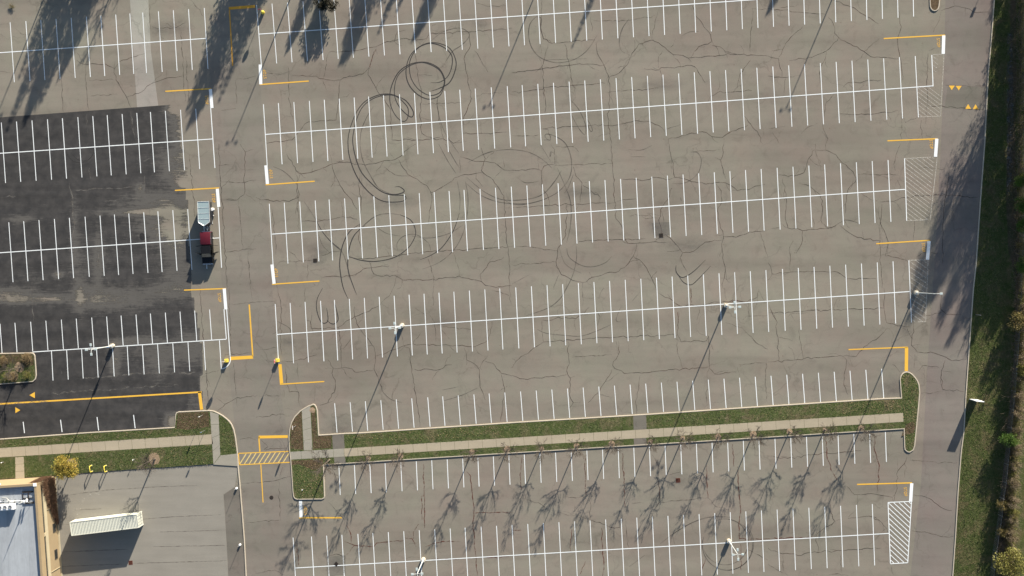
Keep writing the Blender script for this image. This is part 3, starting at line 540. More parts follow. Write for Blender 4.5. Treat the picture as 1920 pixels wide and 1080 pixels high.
RUST+=tile(1440,810,"430,30 445,200 500,330 520,360;800,30 800,140 835,250 815,460;0,800 350,790")
RUST+=tile(960,540,"1600,110 1680,92 1760,105;1240,180 1250,240;1340,0 1345,110")
RUST+=tile(480,0,"1590,800 1560,870;850,505 870,440 900,370")
JOINT=tile(0,810,"530,470 800,435 1200,410 1480,400;560,585 760,575;1000,660 1300,635 1660,620;1200,750 1690,735;440,700 520,690;1150,860 1690,850;1000,985 1700,965;440,1010 920,990;450,900 960,880;430,490 540,470")
PALE=tile(0,270,"520,290 540,380 545,480 560,600 545,680 555,900 570,1060;1085,240 1090,370;670,180 680,260;730,700 745,900 820,1060;1070,130 1180,90;560,350 800,335 1030,320;1120,850 1145,890;0,400 140,390;780,430 1100,400;1080,520 1100,560;130,60 160,75")
PALE+=tile(0,540,"240,0 250,250;370,790 700,770 1000,745 1340,730;630,675 1050,640 1500,640;580,680 630,682;860,500 880,560;0,870 400,850;150,800 230,805;450,610 470,660")
PALE+=tile(0,0,"980,840 1000,950 1010,1040;650,860 660,1000")
def jitter(P,amp,step):
    out=[]
    for a,b in zip(P,P[1:]):
        L=(b-a).length; n=max(1,int(L/step)); q=Vector((-(b-a).y,(b-a).x,0))/max(L,1e-6)
        for k in range(n):
            out.append(a.lerp(b,k/n)+q*(rnd.gauss(0,amp) if k else 0))
    out.append(P[-1]); return out
def crack_set(name,L,mat,w,z,label,amp=.09,wj=.45):
    mb=MB()
    for i,l in enumerate(L):
        P=jitter(PX(l),amp,.55); n=len(P)
        ws=[max(.02,w*(1+rnd.uniform(-wj,wj))*min(1,.45+.2*min(k,n-1-k))) for k in range(n)]
        ribbon(mb,P,w,z+(i%9)*.00035,.0002,ws)
    return tag(mb.build(name,mat),label,kind='structure')
main=[l for i,l in enumerate(CR) if len(l)>=4]; minor=[l for l in CR if len(l)<4]
crack_set('cracks',main,M['crack'],.074,.0035+.004,'long dark cracks in the asphalt')
crack_set('cracks',minor,M['crack_faint'],.09,.0035+.004,'faint short cracks')
crack_set('cracks',RUST,M['crack_rust'],.13,.0075,'reddish filled cracks',.07)
crack_set('slab_joints',JOINT,M['crack_faint'],.08,.0078,'yard slab joints',.02)
crack_set('cracks',PALE,M['crack_pale'],.16,.0085,'pale cracks in the sealed lot',.1,.8)
# random side cracks branching off the long ones
side=[]
for l in main:
    for k in range(1,len(l)-1):
        if rnd.random()<.5:
            x,y=l[k]; a=rnd.choice((0,PI/2,PI,-PI/2))+rnd.gauss(0,.35); q=[(x,y)]
            for s in range(rnd.randint(2,5)): a+=rnd.gauss(0,.3); x+=math.cos(a)*rnd.uniform(3,8); y+=math.sin(a)*rnd.uniform(3,8); q.append((x,y))
            side.append(q)
crack_set('cracks',side,M['crack_faint'],.07,.0076,'hairline side cracks',.08)
T1=tile(480,0,"1310,685 1380,660 1450,620 1490,540 1500,460 1460,370 1390,330 1300,320 1210,360 1150,430 1125,530 1140,620 1190,690 1260,735 1320,742 1380,715 1410,650 1415,590 1380,520 1320,480 1250,465 1160,480 1080,530 1030,610 1005,700 1010,790 1050,870 1100,910 1135,890 1142,820 1110,770 1050,720 990,705 910,715 820,760 760,830 720,920 695,1010 690,1080 700,1170 740,1290 800,1390 880,1470 960,1510 1050,1515 1110,1505 1125,1480 1100,1465 1020,1462 940,1435 860,1370 790,1290 750,1190 727,1080 730,1000 760,880 810,790 900,730 1010,712 1110,745 1160,800 1182,850 1160,877 1090,820 1045,740 1040,650 1070,560 1160,490 1260,470 1370,520 1412,600 1400,660 1370,700 1300,715 1220,670 1165,590 1150,490 1175,410 1230,350 1310,325 1400,350 1465,410 1470,490 1440,570 1380,615 1310,620;960,1445 1040,1458 1100,1445 1110,1425 1075,1400 1040,1402")
T1+=tile(960,270,"1230,910 1232,960 1270,1000 1320,985 1380,940 1450,870;1250,990 1290,1040 1345,1055 1400,1010 1490,915")
T1+=tile(480,540,"500,0 460,80 455,160 480,240 510,265 540,240 530,150;530,240 560,265 590,268 615,240 610,190 590,110")
T1+=tile(480,270,"780,600 700,660 650,760 628,880 635,980 655,1080 690,1160;820,610 740,680 700,780 688,900 700,980 735,1080 755,1130;690,840 780,870 900,880 1040,850 1140,780 1190,700 1195,640 1160,570 1080,530;1525,520 1480,650 1400,770 1320,830 1230,868;440,550 500,660 580,750 640,800")
T2=tile(480,270,"1080,530 990,522 900,540 820,600 740,680;1510,280 1530,400 1525,520;1570,280 1590,400 1580,560 1540,700 1470,810 1370,890 1250,938;1060,800 1060,740 1110,690 1200,680 1290,740 1310,800;1580,250 1700,350 1820,410 1920,422 2060,410 2160,370 2240,280 2290,200;1570,290 1680,380 1800,430 1920,447 2040,445 2180,410;1370,0 1440,130 1500,220;1420,0 1500,140 1530,180;1590,140 1700,80 1800,50 1920,42 2040,60 2140,110 2220,180;1170,690 1300,705 1450,670 1560,600;360,430 440,550;470,680 500,760 550,810;780,0 800,120 860,240 920,330 1000,370;700,1010 680,900 640,800 560,730;130,170 200,200 260,250 300,300;900,620 980,670 1080,690")
T2+=tile(480,0,"1310,310 1400,240 1520,210 1590,240 1595,280 1540,340 1470,390 1400,500;780,1080 790,980 830,880 880,800;1360,720 1370,860 1420,1000 1520,1150")
T2+=tile(960,0,"180,125 135,180 125,270 150,360 210,430 300,465 380,468 480,440 570,370 640,260;880,140 830,210 805,300 815,370 850,400;180,125 220,140 215,220 240,290;440,750 500,820 550,930 548,1010 500,960 440,850;540,850 600,960 590,985 560,920;290,1060 250,1030 260,1005 330,1025 400,1075 440,1170 445,1280 410,1370 330,1450 200,1510 80,1535 0,1532;1270,270 1330,240 1400,235;0,545 430,490;240,450 560,440")
T2+=tile(960,270,"1340,60 1390,65 1420,120 1400,210 1340,270 1280,295 1200,298;210,0 290,130;330,80 330,160;300,60 285,95 290,60 310,65;340,180 400,320 440,440 440,600 410,740;460,230 420,330 390,370;410,780 430,850 520,910 610,920 700,890 750,840;480,760 485,850 460,970 410,1080 360,1160 270,1230 100,1290;870,40 970,45 1050,10;890,95 1000,95;40,250 100,290 200,280;350,980 310,1080;1265,400 1270,430;0,1050 130,980;350,760 400,900 520,970")
T2+=tile(480,540,"655,0 690,80;1400,765 1520,740;1410,845 1540,805 1660,750;160,250 250,300 260,350")
T2+=tile(960,540,"190,310 260,340 400,355 520,360 640,320 740,275;815,145 780,240 820,255;900,100 960,30")
T2+=tile(960,810,"1640,640 1550,635 1450,645 1330,690 1200,770 1110,840;1000,920 880,1010;1260,300 1180,320")
T2+=tile(0,270,"530,60 580,115 640,125 690,90 705,20;1650,0 1640,60")
def ring(cx,cy,r,a0=0,a1=360,n=28): return [(cx+r*math.cos(R(a0+(a1-a0)*k/n)),cy-r*math.sin(R(a0+(a1-a0)*k/n))) for k in range(n+1)]
T2+=[ring(1364,1022,47,-200,60),ring(1360,1016,43,-160,110),ring(1364,1020,49,-90,40),ring(150,279,26,190,350,12)]
def mark_set(name,L,mat,w,z,label):
    mb=MB()
    for i,l in enumerate(L):
        P=catmull(PX(l),5); n=len(P); ws=[w*(.8+.3*(math.sin(k*.13+i)*.5+.5))*min(1,.3+.12*min(k,n-1-k)) for k in range(n)]
        ribbon(mb,P,w,z+(i%6)*.0003,.0006,ws)
    return tag(mb.build(name,mat),label,kind='structure')
mark_set('tyre_marks',T1,M['tyre'],.17,.0095,'dark looping tyre marks')
mark_set('tyre_marks',T2,M['tyre_faint'],.15,.0088,'faint tyre arcs')
# stains
t=NT('stain'); t.objcoord(); gr=t.N('ShaderNodeTexGradient',gradient_type='SPHERICAL'); t.L(t.co,gr.inputs[0])
t.base((.03,.03,.032)); nn=t.noise(1.6,4,.7); t.alpha(t.math('MULTIPLY',t.ramp(gr.outputs['Fac'],[(0,0),(.35,.9)]),t.ramp(nn,[(.3,.5),(.6,1.0)]))); M['stain']=t.set(.7)
t=NT('soft_stain'); t.objcoord(); gr=t.N('ShaderNodeTexGradient',gradient_type='SPHERICAL'); t.L(t.co,gr.inputs[0])
t.base((.075,.072,.075)); nn=t.noise(2.2,5,.75); t.alpha(t.math('MULTIPLY',t.ramp(gr.outputs['Fac'],[(0,0),(.8,.26)]),t.ramp(nn,[(.32,.1),(.65,1.0)]))); M['soft']=t.set(.9)
sq=bpy.data.meshes.new('stain'); sq.from_pydata([(-1,-1,0),(1,-1,0),(1,1,0),(-1,1,0)],[],[(0,1,2,3)]); sq.materials.append(M['stain'])
sq2=sq.copy(); sq2.name='soft_stain'; sq2.materials.clear(); sq2.materials.append(M['soft'])
for i,(x,y,rx,ry,me_) in enumerate([(266.5,444,.55,.85,sq),(1230,423,2.6,1.9,sq2),(1240,441,1.6,1.4,sq2),(600,470,3.5,2.6,sq2),(590,489,2.2,1.2,sq2),(541,640,1.4,1.2,sq2),(900,45,1.8,1.3,sq2),(1674,728,3.0,2.6,sq2),(640,800,3.5,3,sq2),(1272,898,3,2,sq2),(631,1058,1.6,1.6,sq2),(1700,620,1.2,1.6,sq2),(830,605,3,1,sq2),(1240,160,5,1.6,sq2),(1090,360,5,1.4,sq2),(740,380,6,1.6,sq2),(1290,460,6,2.2,sq2),(300,55,3,2,sq2),(335,50,3,2.5,sq2)]):
    p=U(x,y); o=link('stain',me_); o.location=(p.x,p.y,.0105+.0002*i); o.scale=(rx,ry,1); o.rotation_euler=(0,0,GA); tag(o,kind='structure')
# chalky scrawl on the yard
mb=MB(); r2=random.Random(3)
for (x,y,n) in ((145,961,4),(146,953,4),(149,943,5),(155,935,4),(165,928,9),(180,927,7)):
    for k in range(n):
        xx,yy=x+r2.uniform(-2,7),y+r2.uniform(-3,3); a=r2.uniform(0,PI); line(mb,(xx,yy),(xx+2.2*math.cos(a),yy+2.2*math.sin(a)),.07,.0085+.0002*k)
tag(mb.build('chalk_marks',M['white_faded']),'worn chalk marks on the yard',kind='structure')
# ================================================================== lamp posts
def lamp_post(loc,label,heads=4,group='tall lamp posts of the parking lot',sign=False,rz=GA,arm=.62):
    root=thing('lamp_post',label,'lamp post',loc,rz,group)
    b=MB(); b.lathe((0,0,0),[(.40,-.02),(.40,.80),(.37,.85)],28); b.build('concrete_base',M['base'],root,30)
    p=MB(); p.bbox(-.20,.20,-.20,.20,.85,.89,.01); p.tube([(0,0,.88),(0,0,9.7)],[.105,.065],12)
    for k in range(4): p.cyl((.15*(1 if k%2 else -1),.15*(1 if k//2 else -1)),.018,.88,.98,6)
    p.build('pole',M['pole'],root,30)
    if heads==4: angs=[0,PI/2,PI,3*PI/2]
    elif heads==2: angs=[0,PI]
    else: angs=[0]
    L=arm if heads>1 else .95
    for a in angs:
        Mx=Matrix.Rotation(a,4,'Z')
        m=MB(); m.tube([Mx@Vector(v) for v in ((.03,0,9.35),(.18*L/.62,0,9.62),(.42*L/.62,0,9.74),(L,0,9.74))],.035,8); m.build('arm',M['pole'],root,30)
        h=MB(); h.bbox(L-.05,L+.42,-.17,.17,9.68,9.80,.025,Mx); hd=h.build('lamp_head',M['lamp'],root)
        q=MB(); q.box(L+.02,L+.36,-.13,.13,9.66,9.679,Mx); q.build('lens',M['lens'],hd)
    if sign:
        s=MB(); s.bbox(-.25,.25,-.13,-.10,2.3,3.0,.008); s.build('sign_panel',M['sign_blue'],root)
    return root
for x,y,h,lab,sg in [(208.5,649,4,'four headed lamp post on the dark sealed asphalt west of the entry drive',True),(753,610.5,4,'four headed lamp post near the west end of the fourth stall row',False),
    (1362,573,4,'four headed lamp post in the middle of the fourth stall row',False),(1719,549,1,'single headed lamp post on the faded hatching by the perimeter road',False),
    (1367.5,1016,4,'four headed lamp post inside the circular tyre mark in the southernmost row',False),(793,1051,4,'four headed lamp post at the bottom edge, near the west end of the southernmost row',False),
    (556,-38,2,'lamp post just past the top edge whose shadow crosses the drive',False),(1043,-108,2,'lamp post past the top edge whose shadow falls left of the top centre',False),(1605,-105,2,'lamp post past the top edge whose shadow falls on the right of the second row',False),(112,-88,2,'lamp post past the top left corner throwing a long thin shadow',False)]:
    p=U(x,y,.8); lamp_post((p.x,p.y,0),lab,h,sign=sg,rz=GA if h!=1 else 0.02)
# ================================================================== signs
octo=[(math.cos(PI/8+k*PI/4),math.sin(PI/8+k*PI/4)) for k in range(8)]
stxt=text_mesh('STOP',.27); stxt.name='sign_lettering'; stxt.materials.append(M['sign_white'])
def stop_sign(loc,label,rz,base=None,h=3.0,z=0):
    root=thing('stop_sign',label,'stop sign',loc,rz,'stop signs')
    z0=0
    if base=='block': b=MB(); b.bbox(-.29,.29,-.29,.29,-.02,.68,.03); b.build('yellow_base',M['yel_block'],root); z0=.68
    if base=='round': b=MB(); b.lathe((0,0,0),[(.30,-.02),(.30,.55),(.26,.68),(.15,.76)],24); b.build('yellow_base',M['yel_block'],root,40); z0=.7
    p=MB(); p.box(-.03,.03,-.02,.02,z0,h-.05); p.build('post',M['steel'],root)
    s=MB(); n=8; r=.41; zc=h-.38
    s.add([(r*a,-.035,zc+r*b) for a,b in octo]+[(r*a,-.022,zc+r*b) for a,b in octo],[tuple(range(8)),tuple(range(15,7,-1))]+[(i,(i+1)%8,8+(i+1)%8,8+i) for i in range(8)])
    pl=s.build('sign_plate',M['sign_red'],root)
    bk=MB(); bk.add([(r*a,-.019,zc+r*b) for a,b in octo]+[(r*a,-.0215,zc+r*b) for a,b in octo],[tuple(range(15,7,-1)),tuple(range(8))]+[(i,(i+1)%8,8+(i+1)%8,8+i) for i in range(8)]); bk.build('backing',M['sign_back'],pl)
    w=MB(); 
    for i in range(8):
        a=octo[i];b=octo[(i+1)%8]; w.add([(.40*a[0],-.037,zc+.40*a[1]),(.40*b[0],-.037,zc+.40*b[1]),(.375*b[0],-.037,zc+.375*b[1]),(.375*a[0],-.037,zc+.375*a[1])],[(0,1,2,3)])
    w.build('border',M['sign_white'],pl)
    o=link('lettering',stxt,parent=pl); o.location=(0,-.038,zc); o.rotation_euler=(PI/2,0,0)
    return root
def at(x,y,z=0): p=U(x,y,z); return (p.x,p.y,0)
stop_sign(at(423.5,676.5,.65),'stop sign on a square yellow block inside the curved white line end',GA,'block')
stop_sign(at(519.5,676,.65),'stop sign on a square yellow block at the end of the fourth stall row',GA+PI/2,'block')
stop_sign(at(491.5,22,.7),'stop sign on a round yellow base near the top of the entry drive',GA,'round')
p=U(555,798); stop_sign((p.x,p.y,.09),'stop sign without a base in the brown bed of the median nose',GA-PI/2,None,3.0)
def post_marker(loc,label,h,r=.04,cap=None,base=False,panel=None,rz=GA,name='marker_post',cat='post',group=None):
    root=thing(name,label,cat,loc,rz,group)
    if base: b=MB(); b.lathe((0,0,0),[(.20,-.02),(.19,.36),(.15,.40)],20); b.build('white_base',M['sign_white'],root,30)
    p=MB(); p.cyl((0,0),r,0,h,10); p.build('post',M['steel'],root,30)
    if cap: c=MB(); c.lathe((0,0,h),[(r*1.1,-.06),(cap,0),(cap*.9,.10),(cap*.4,.16)],16); c.build('cap',M['sign_white'],root,40)
    if panel:
        w,ph,mat=panel; s=MB(); s.bbox(-w/2,w/2,-.06,-.04,h-ph,h,.006); s.build('sign_plate',M[mat],root)
    return root
post_marker(at(443,916,.3),'thin post with a white foot at the top corner of the dark side strip',1.55,.03,base=True,group='posts with white feet beside the yard')
post_marker(at(449.5,1022,.3),'thin post with a white foot lower down the dark side strip',1.6,.03,base=True,group='posts with white feet beside the yard')
for x,y,h,lab in [(252.5,861,.85,'short post with white cap in the grass left of the bare tree by the yard'),(7,866,.8,'short post with white cap at the far left of the grass bank'),(568.5,917,.85,'short post with white cap in the foot of the median by the white stop bar')]:
    p=U(x,y); post_marker((p.x,p.y,.09),lab,h,.05,cap=.09,group='short white capped posts')
for x,y,h,pn,lab in [(380.5,778,2.4,(.3,.45,'sign_white'),'white parking sign on a thin post in the brown bed'),(385,806.5,2.8,(.3,.45,'sign_blue'),'blue parking sign on a thin post beside the footpath')]:
    p=U(x,y); post_marker((p.x,p.y,.09),lab,h,.03,panel=pn,name='parking_sign',cat='sign')
p=U(1829,590); post_marker((p.x,p.y,.09),'thin bare post standing in the shaded verge',2.4,.04)
p=U(1862,-66); post_marker((p.x,p.y,.09),'road sign past the top edge on the verge',3.0,.04,panel=(.5,.6,'sign_white'),name='road_sign',cat='sign')
# white slab sign on the verge
a,b=U(1817,747.6),U(1832.8,749); d=(b-a).normalized(); rz=math.atan2(d.y,d.x); c=(a+b)/2; W=(b-a).length
root=thing('slab_sign','tall blank white slab sign standing in the verge grass and shading the road','sign',(c.x,c.y,.09),rz)
m=MB(); m.bbox(-W/2+.03,W/2-.03,-.11,0,.02,3.0,.01); m.build('panel',M['sign_white'],root)
m=MB(); m.box(-W/2,-W/2+.03,-.12,.01,-.05,3.03); m.box(W/2-.03,W/2,-.12,.01,-.05,3.03); m.box(-W/2+.03,W/2-.03,-.12,.01,3.0,3.03); m.build('frame',M['sign_white'],root)
# yellow hoops
for x,lab in ((173,'yellow steel hoop guard nearer the gold leaved tree'),(200,'yellow steel hoop guard further from the gold leaved tree')):
    p=U(x,878); root=thing('hoop_guard',lab,'hoop guard',(p.x,p.y,.09),GA+R(3),'yellow hoop guards')
    m=MB(); m.tube([(0,-.52,-.05),(0,-.52,.92),(0,-.49,1.0),(0,-.42,1.05),(0,.42,1.05),(0,.49,1.0),(0,.52,.92),(0,.52,-.05)],.075,12); m.build('pipe',M['yel_pipe'],root,50)
    for yy in (-.52,.52): m=MB(); m.lathe((0,yy,0),[(.15,-.02),(.15,.03)],16); m.build('footing',M['base'],root,30)
# ================================================================== drains
def grate(x,y,s,label,mat='iron',rot=0):
    p=U(x,y); root=thing('storm_drain',label,'storm drain',(p.x,p.y,.012),GA+rot)
    m=MB(); m.box(-s,s,-s,-s+.07,0,.02); m.box(-s,s,s-.07,s,0,.02); m.box(-s,-s+.07,-s+.07,s-.07,0,.02); m.box(s-.07,s,-s+.07,s-.07,0,.02); m.build('rim',M[mat],root)
    m=MB(); n=7; 
    for k in range(n): xx=-s+.07+(2*s-.14)*(k+.5)/n; m.box(xx-.02,xx+.02,-s+.07,s-.07,.004,.014)
    m.build('grate',M[mat],root)
    m=MB(); m.box(-s+.07,s-.07,-s+.07,s-.07,0,.003); m.build('pit',M['void'],root)
grate(591,488.5,.34,'square storm drain at the foot of the third stall row, by its west end')
grate(1239.5,441.5,.36,'square storm drain in a darker broken patch under the third stall row')
grate(1271.5,900.5,.38,'rusty square storm drain among the tree shadows south of the median','rust')
grate(630.5,1057.5,.32,'square storm drain set diagonally on the southernmost row',rot=PI/4)
grate(245,1055,.36,'rust rimmed storm drain by the corner of the container shadow on the yard','rust')
p=U(509,933); root=thing('manhole','round manhole in the entry drive','manhole',(p.x,p.y,.0045))
m=MB(); m.lathe((0,0,0),[(.36,0),(.36,.012),(.31,.012),(.31,.004)],28); m.build('ring',M['iron'],root)
m=MB(); m.lathe((0,0,0),[(.30,.002),(.30,.012),(.28,.014)],28); 
for k in range(5): m.box(-.2,.2,-.2+.1*k-.015,-.2+.1*k+.015,.014,.02)
m.build('cover',M['iron'],root)
# ================================================================== container
t=NT('container_paint'); t.objcoord(); c0=(.50,.52,.46)
t.base(t.mix(.6,t.mix(t.noise(.8,5,.7),tuple(v*.88 for v in c0),tuple(v*1.1 for v in c0)),t.ramp(t.noise(2.5,5,.75),[(.28,.72),(.45,1.0)]),'MULTIPLY')); M['cont']=t.set(.5,0,.35)
M['cont_trim']=simple('container_frame_paint',(.58,.59,.52),.5)
pw=U(130.5,981,2.6); pe=U(257.5,964.5,2.6); sw=U(133.6,1005,2.6); se=U(262.7,989.5,2.6)
d=(se-sw).normalized(); rz=math.atan2(d.y,d.x); Lc=(se-sw).length; Wc=2.44; nrm=Vector((-d.y,d.x,0)); Lc=12.1
cc=sw+d*(Lc/2)+nrm*(Wc/2)
root=thing('shipping_container','long white shipping container standing alone on the concrete yard','shipping container',(cc.x,cc.y,.02),rz)
def corr(mb,n,x0,x1,dep,f):
    """trapezoid corrugation along x; f(x,offset) gives the two end points"""
    pr=[];p=(x1-x0)/n
    for i in range(n):
        b=x0+p*i
        pr+= [(b,0),(b+p*.30,0),(b+p*.45,-dep),(b+p*.80,-dep),(b+p*.95,0)]
    pr.append((x1,0)); k=len(mb.v); vs=[];fs=[]
    for q,o_ in pr: vs+=list(f(q,o_))
    for i in range(len(pr)-1): fs.append((2*i,2*i+2,2*i+3,2*i+1))
    mb.add(vs,fs)
X=Lc/2; Y=Wc/2; Z0,Z1=.12,2.59
m=MB(); corr(m,44,-X+.1,X-.1,.055,lambda q,o_:((q,-Y+.09,Z1-.02+o_),(q,Y-.09,Z1-.02+o_))); m.build('roof',M['cont'],root)
m=MB(); corr(m,42,-X+.12,X-.12,.036,lambda q,o_:((q,Y-.02+o_,.28),(q,Y-.02+o_,Z1-.1))); corr(m,42,-X+.12,X-.12,.036,lambda q,o_:((q,-Y+.02-o_,.28),(q,-Y+.02-o_,Z1-.1))); 
corr(m,8,-Y+.12,Y-.12,.036,lambda q,o_:((-X+.02-o_,q,.28),(-X+.02-o_,q,Z1-.1))); m.build('side_panel',M['cont'],root)
m=MB()
for sy in (-1,1):
    y0,y1=sorted((sy*Y,sy*(Y-.1))); m.box(-X+.16,X-.16,y0,y1,Z1-.1,Z1); m.box(-X+.16,X-.16,y0,y1,Z0,.28)
for sx in (-1,1):
    x0,x1=sorted((sx*X,sx*(X-.1))); m.box(x0,x1,-Y+.16,Y-.16,Z1-.1,Z1+.002); m.box(x0,x1,-Y+.16,Y-.16,Z0,.28)
    for sy in (-1,1):
        y0,y1=sorted((sy*Y,sy*(Y-.16))); xa,xb=sorted((sx*X,sx*(X-.16))); m.box(xa,xb,y0,y1,.13,Z1-.12)
m.build('frame',M['cont_trim'],root)
for sx in (-1,1):
    for sy in (-1,1):
        for z in (0,Z1-.115):
            m=MB(); x0,x1=sorted((sx*(X+.005),sx*(X-.17))); y0,y1=sorted((sy*(Y+.005),sy*(Y-.165))); m.bbox(x0,x1,y0,y1,z,z+.118,.01); m.build('corner_casting',M['cont_trim'],root)
for sy in (-1,1):
    m=MB(); y0,y1=sorted((.012*sy,sy*(Y-.17))); m.bbox(X-.09,X-.04,y0,y1,.29,Z1-.11,.008)
    for zz in (.8,1.35,1.9): m.box(X-.04,X-.025,y0+.05,y1-.05,zz,zz+.25)
    dr=m.build('door',M['cont'],root)
    for f in (.25,.75):
        yy=y0+(y1-y0)*f; m=MB(); m.tube([(X+.0,yy,.2),(X+.0,yy,Z1-.05)],.022,8); m.box(X-.02,X+.03,yy-.03,yy+.2,1.0,1.04); m.build('lock_rod',M['steel'],dr,30)
# ================================================================== pickup
M['car_black']=simple('black_car_paint',(.010,.011,.013),.35,0,.05,spec=.25); M['car_red']=simple('red_cover',(.085,.007,.016),.45,0,.1,spec=.4)
M['tyre_rub']=simple('tyre_rubber',(.02,.02,.02),.85); M['chrome']=simple('bright_metal',(.6,.6,.6),.25,.9,.03); M['car_glass']=simple('car_glass',(.02,.045,.065),.08,0,.1,spec=.8)
M['lampred']=simple('tail_lamp',(.3,.01,.01),.3); M['lampw']=simple('head_lamp',(.7,.7,.7),.15,spec=.8); M['seat']=simple('seat_cloth',(.06,.06,.065),.9)
def wheel(root,x,y,r=.38,w=.25,name='wheel'):
    sy=1 if y>0 else -1
    g=bpy.data.objects.new(name,None); COL.objects.link(g); g.parent=root; g.location=(x,y,r); g.empty_display_size=.1
    def ringm(prof,n=24):
        mb=MB(); vs=[];fs=[]
        for rr,yy in prof:
            for k in range(n): a=2*PI*k/n; vs.append((rr*math.cos(a),yy*sy,rr*math.sin(a)))
        for i in range(len(prof)-1):
            for k in range(n): k2=(k+1)%n; fs.append((i*n+k,i*n+k2,(i+1)*n+k2,(i+1)*n+k))
        mb.add(vs,fs); return mb
    ty=ringm([(r*.62,-w/2),(r*.93,-w/2),(r,-w/2+.03),(r,w/2-.03),(r*.93,w/2),(r*.62,w/2)]); ty.build('tyre',M['tyre_rub'],g,40)
    rm=ringm([(r*.62,w/2-.01),(r*.56,w/2-.02),(r*.50,w/2-.09),(.09,w/2-.05),(.07,w/2-.02),(.001,w/2-.02)]); rm.build('rim',M['steel'],g,40)
p=U(387.5,465,1.2); root=thing('pickup_truck','black pickup truck with dark red bed cover and open doors, hitched to the trailer','pickup truck',(p.x,p.y,.012),R(-88))
def arch(cx,r,n=8): return [(cx+r*math.cos(PI*k/n),.36+r*math.sin(PI*k/n)) for k in range(n+1)]
prof=[(2.72,.45),(2.80,.62),(2.78,.88),(2.62,1.06),(1.55,1.16),(-.55,1.16),(-.55,1.20),(-2.80,1.20),(-2.83,.62),(-2.78,.42)]
und=[(-2.35,.36)]+[(x,z) for x,z in arch(-1.85,.46)][::-1]+[(1.25,.36)]+[(x,z) for x,z in arch(1.80,.46)][::-1]+[(2.5,.36)]
m=MB()
bm=bmesh.new()
full=prof+und
ring0=[bm.verts.new((x,-.97 if z<1.0 else -.90,z)) for x,z in full]; ring1=[bm.verts.new((x,.97 if z<1.0 else .90,z)) for x,z in full]
n=len(full)
for i in range(n): bm.faces.new((ring0[i],ring0[(i+1)%n],ring1[(i+1)%n],ring1[i]))
bm.faces.new(ring0); bm.faces.new(ring1[::-1]); bmesh.ops.recalc_face_normals(bm,faces=bm.faces)
bmesh.ops.triangulate(bm,faces=[f for f in bm.faces if len(f.verts)>4]); me=bpy.data.meshes.new('body'); bm.to_mesh(me); bm.free()
body=link('body',me,M['car_black'],root)
m=MB(); m.box(-.52,1.62,-.88,.88,1.162,1.20); m.box(-.42,1.02,-.84,.84,1.78,1.86,tx=.94,ty=.92)
for sy in (-1,1):
    for (xa,xb) in ((-.50,-.40),(.28,.36)): m.add([(xa,sy*.88,1.2),(xa+.09,sy*.88,1.2),(xa+.13,sy*.80,1.79),(xa+.05,sy*.80,1.79),(xa,sy*.83,1.2),(xa+.09,sy*.83,1.2),(xa+.13,sy*.75,1.79),(xa+.05,sy*.75,1.79)],[(0,1,2,3),(4,7,6,5),(0,4,5,1),(1,5,6,2),(2,6,7,3),(3,7,4,0)])
    m.tube([(1.60,sy*.86,1.19),(1.0,sy*.78,1.80)],.035,6)
m.build('cab_roof',M['car_black'],root)
m=MB(); m.add([(1.60,-.84,1.20),(1.60,.84,1.20),(1.03,.76,1.80),(1.03,-.76,1.80),(1.57,-.84,1.19),(1.57,.84,1.19),(1.00,.76,1.79),(1.00,-.76,1.79)],[(0,1,2,3),(4,7,6,5),(0,4,5,1),(2,6,7,3),(1,5,6,2),(0,3,7,4)]); m.build('windscreen',M['car_glass'],root)
m=MB(); m.add([(-.50,-.80,1.21),(-.50,.80,1.21),(-.43,.72,1.78),(-.43,-.72,1.78)],[(0,1,2,3)]); m.build('rear_window',M['car_glass'],root)
m=MB(); m.bbox(-2.80,-.58,-.90,.90,1.205,1.92,.06); sh=m.build('bed_cover',M['car_red'],root,30)
m=MB(); m.box(-2.70,-.70,.902,.915,1.42,1.75); m.box(-2.70,-.70,-.915,-.902,1.42,1.75); m.build('side_window',M['car_glass'],sh)
m=MB(); m.bbox(2.78,2.93,-.92,.92,.50,.72,.03); m.build('front_bumper',M['chrome'],root)
m=MB(); m.bbox(-2.98,-2.84,-.92,.92,.48,.68,.03); m.build('rear_bumper',M['chrome'],root)
m=MB(); m.bbox(2.70,2.82,-.55,.55,.74,.95,.02); m.build('grille',M['chrome'],root)
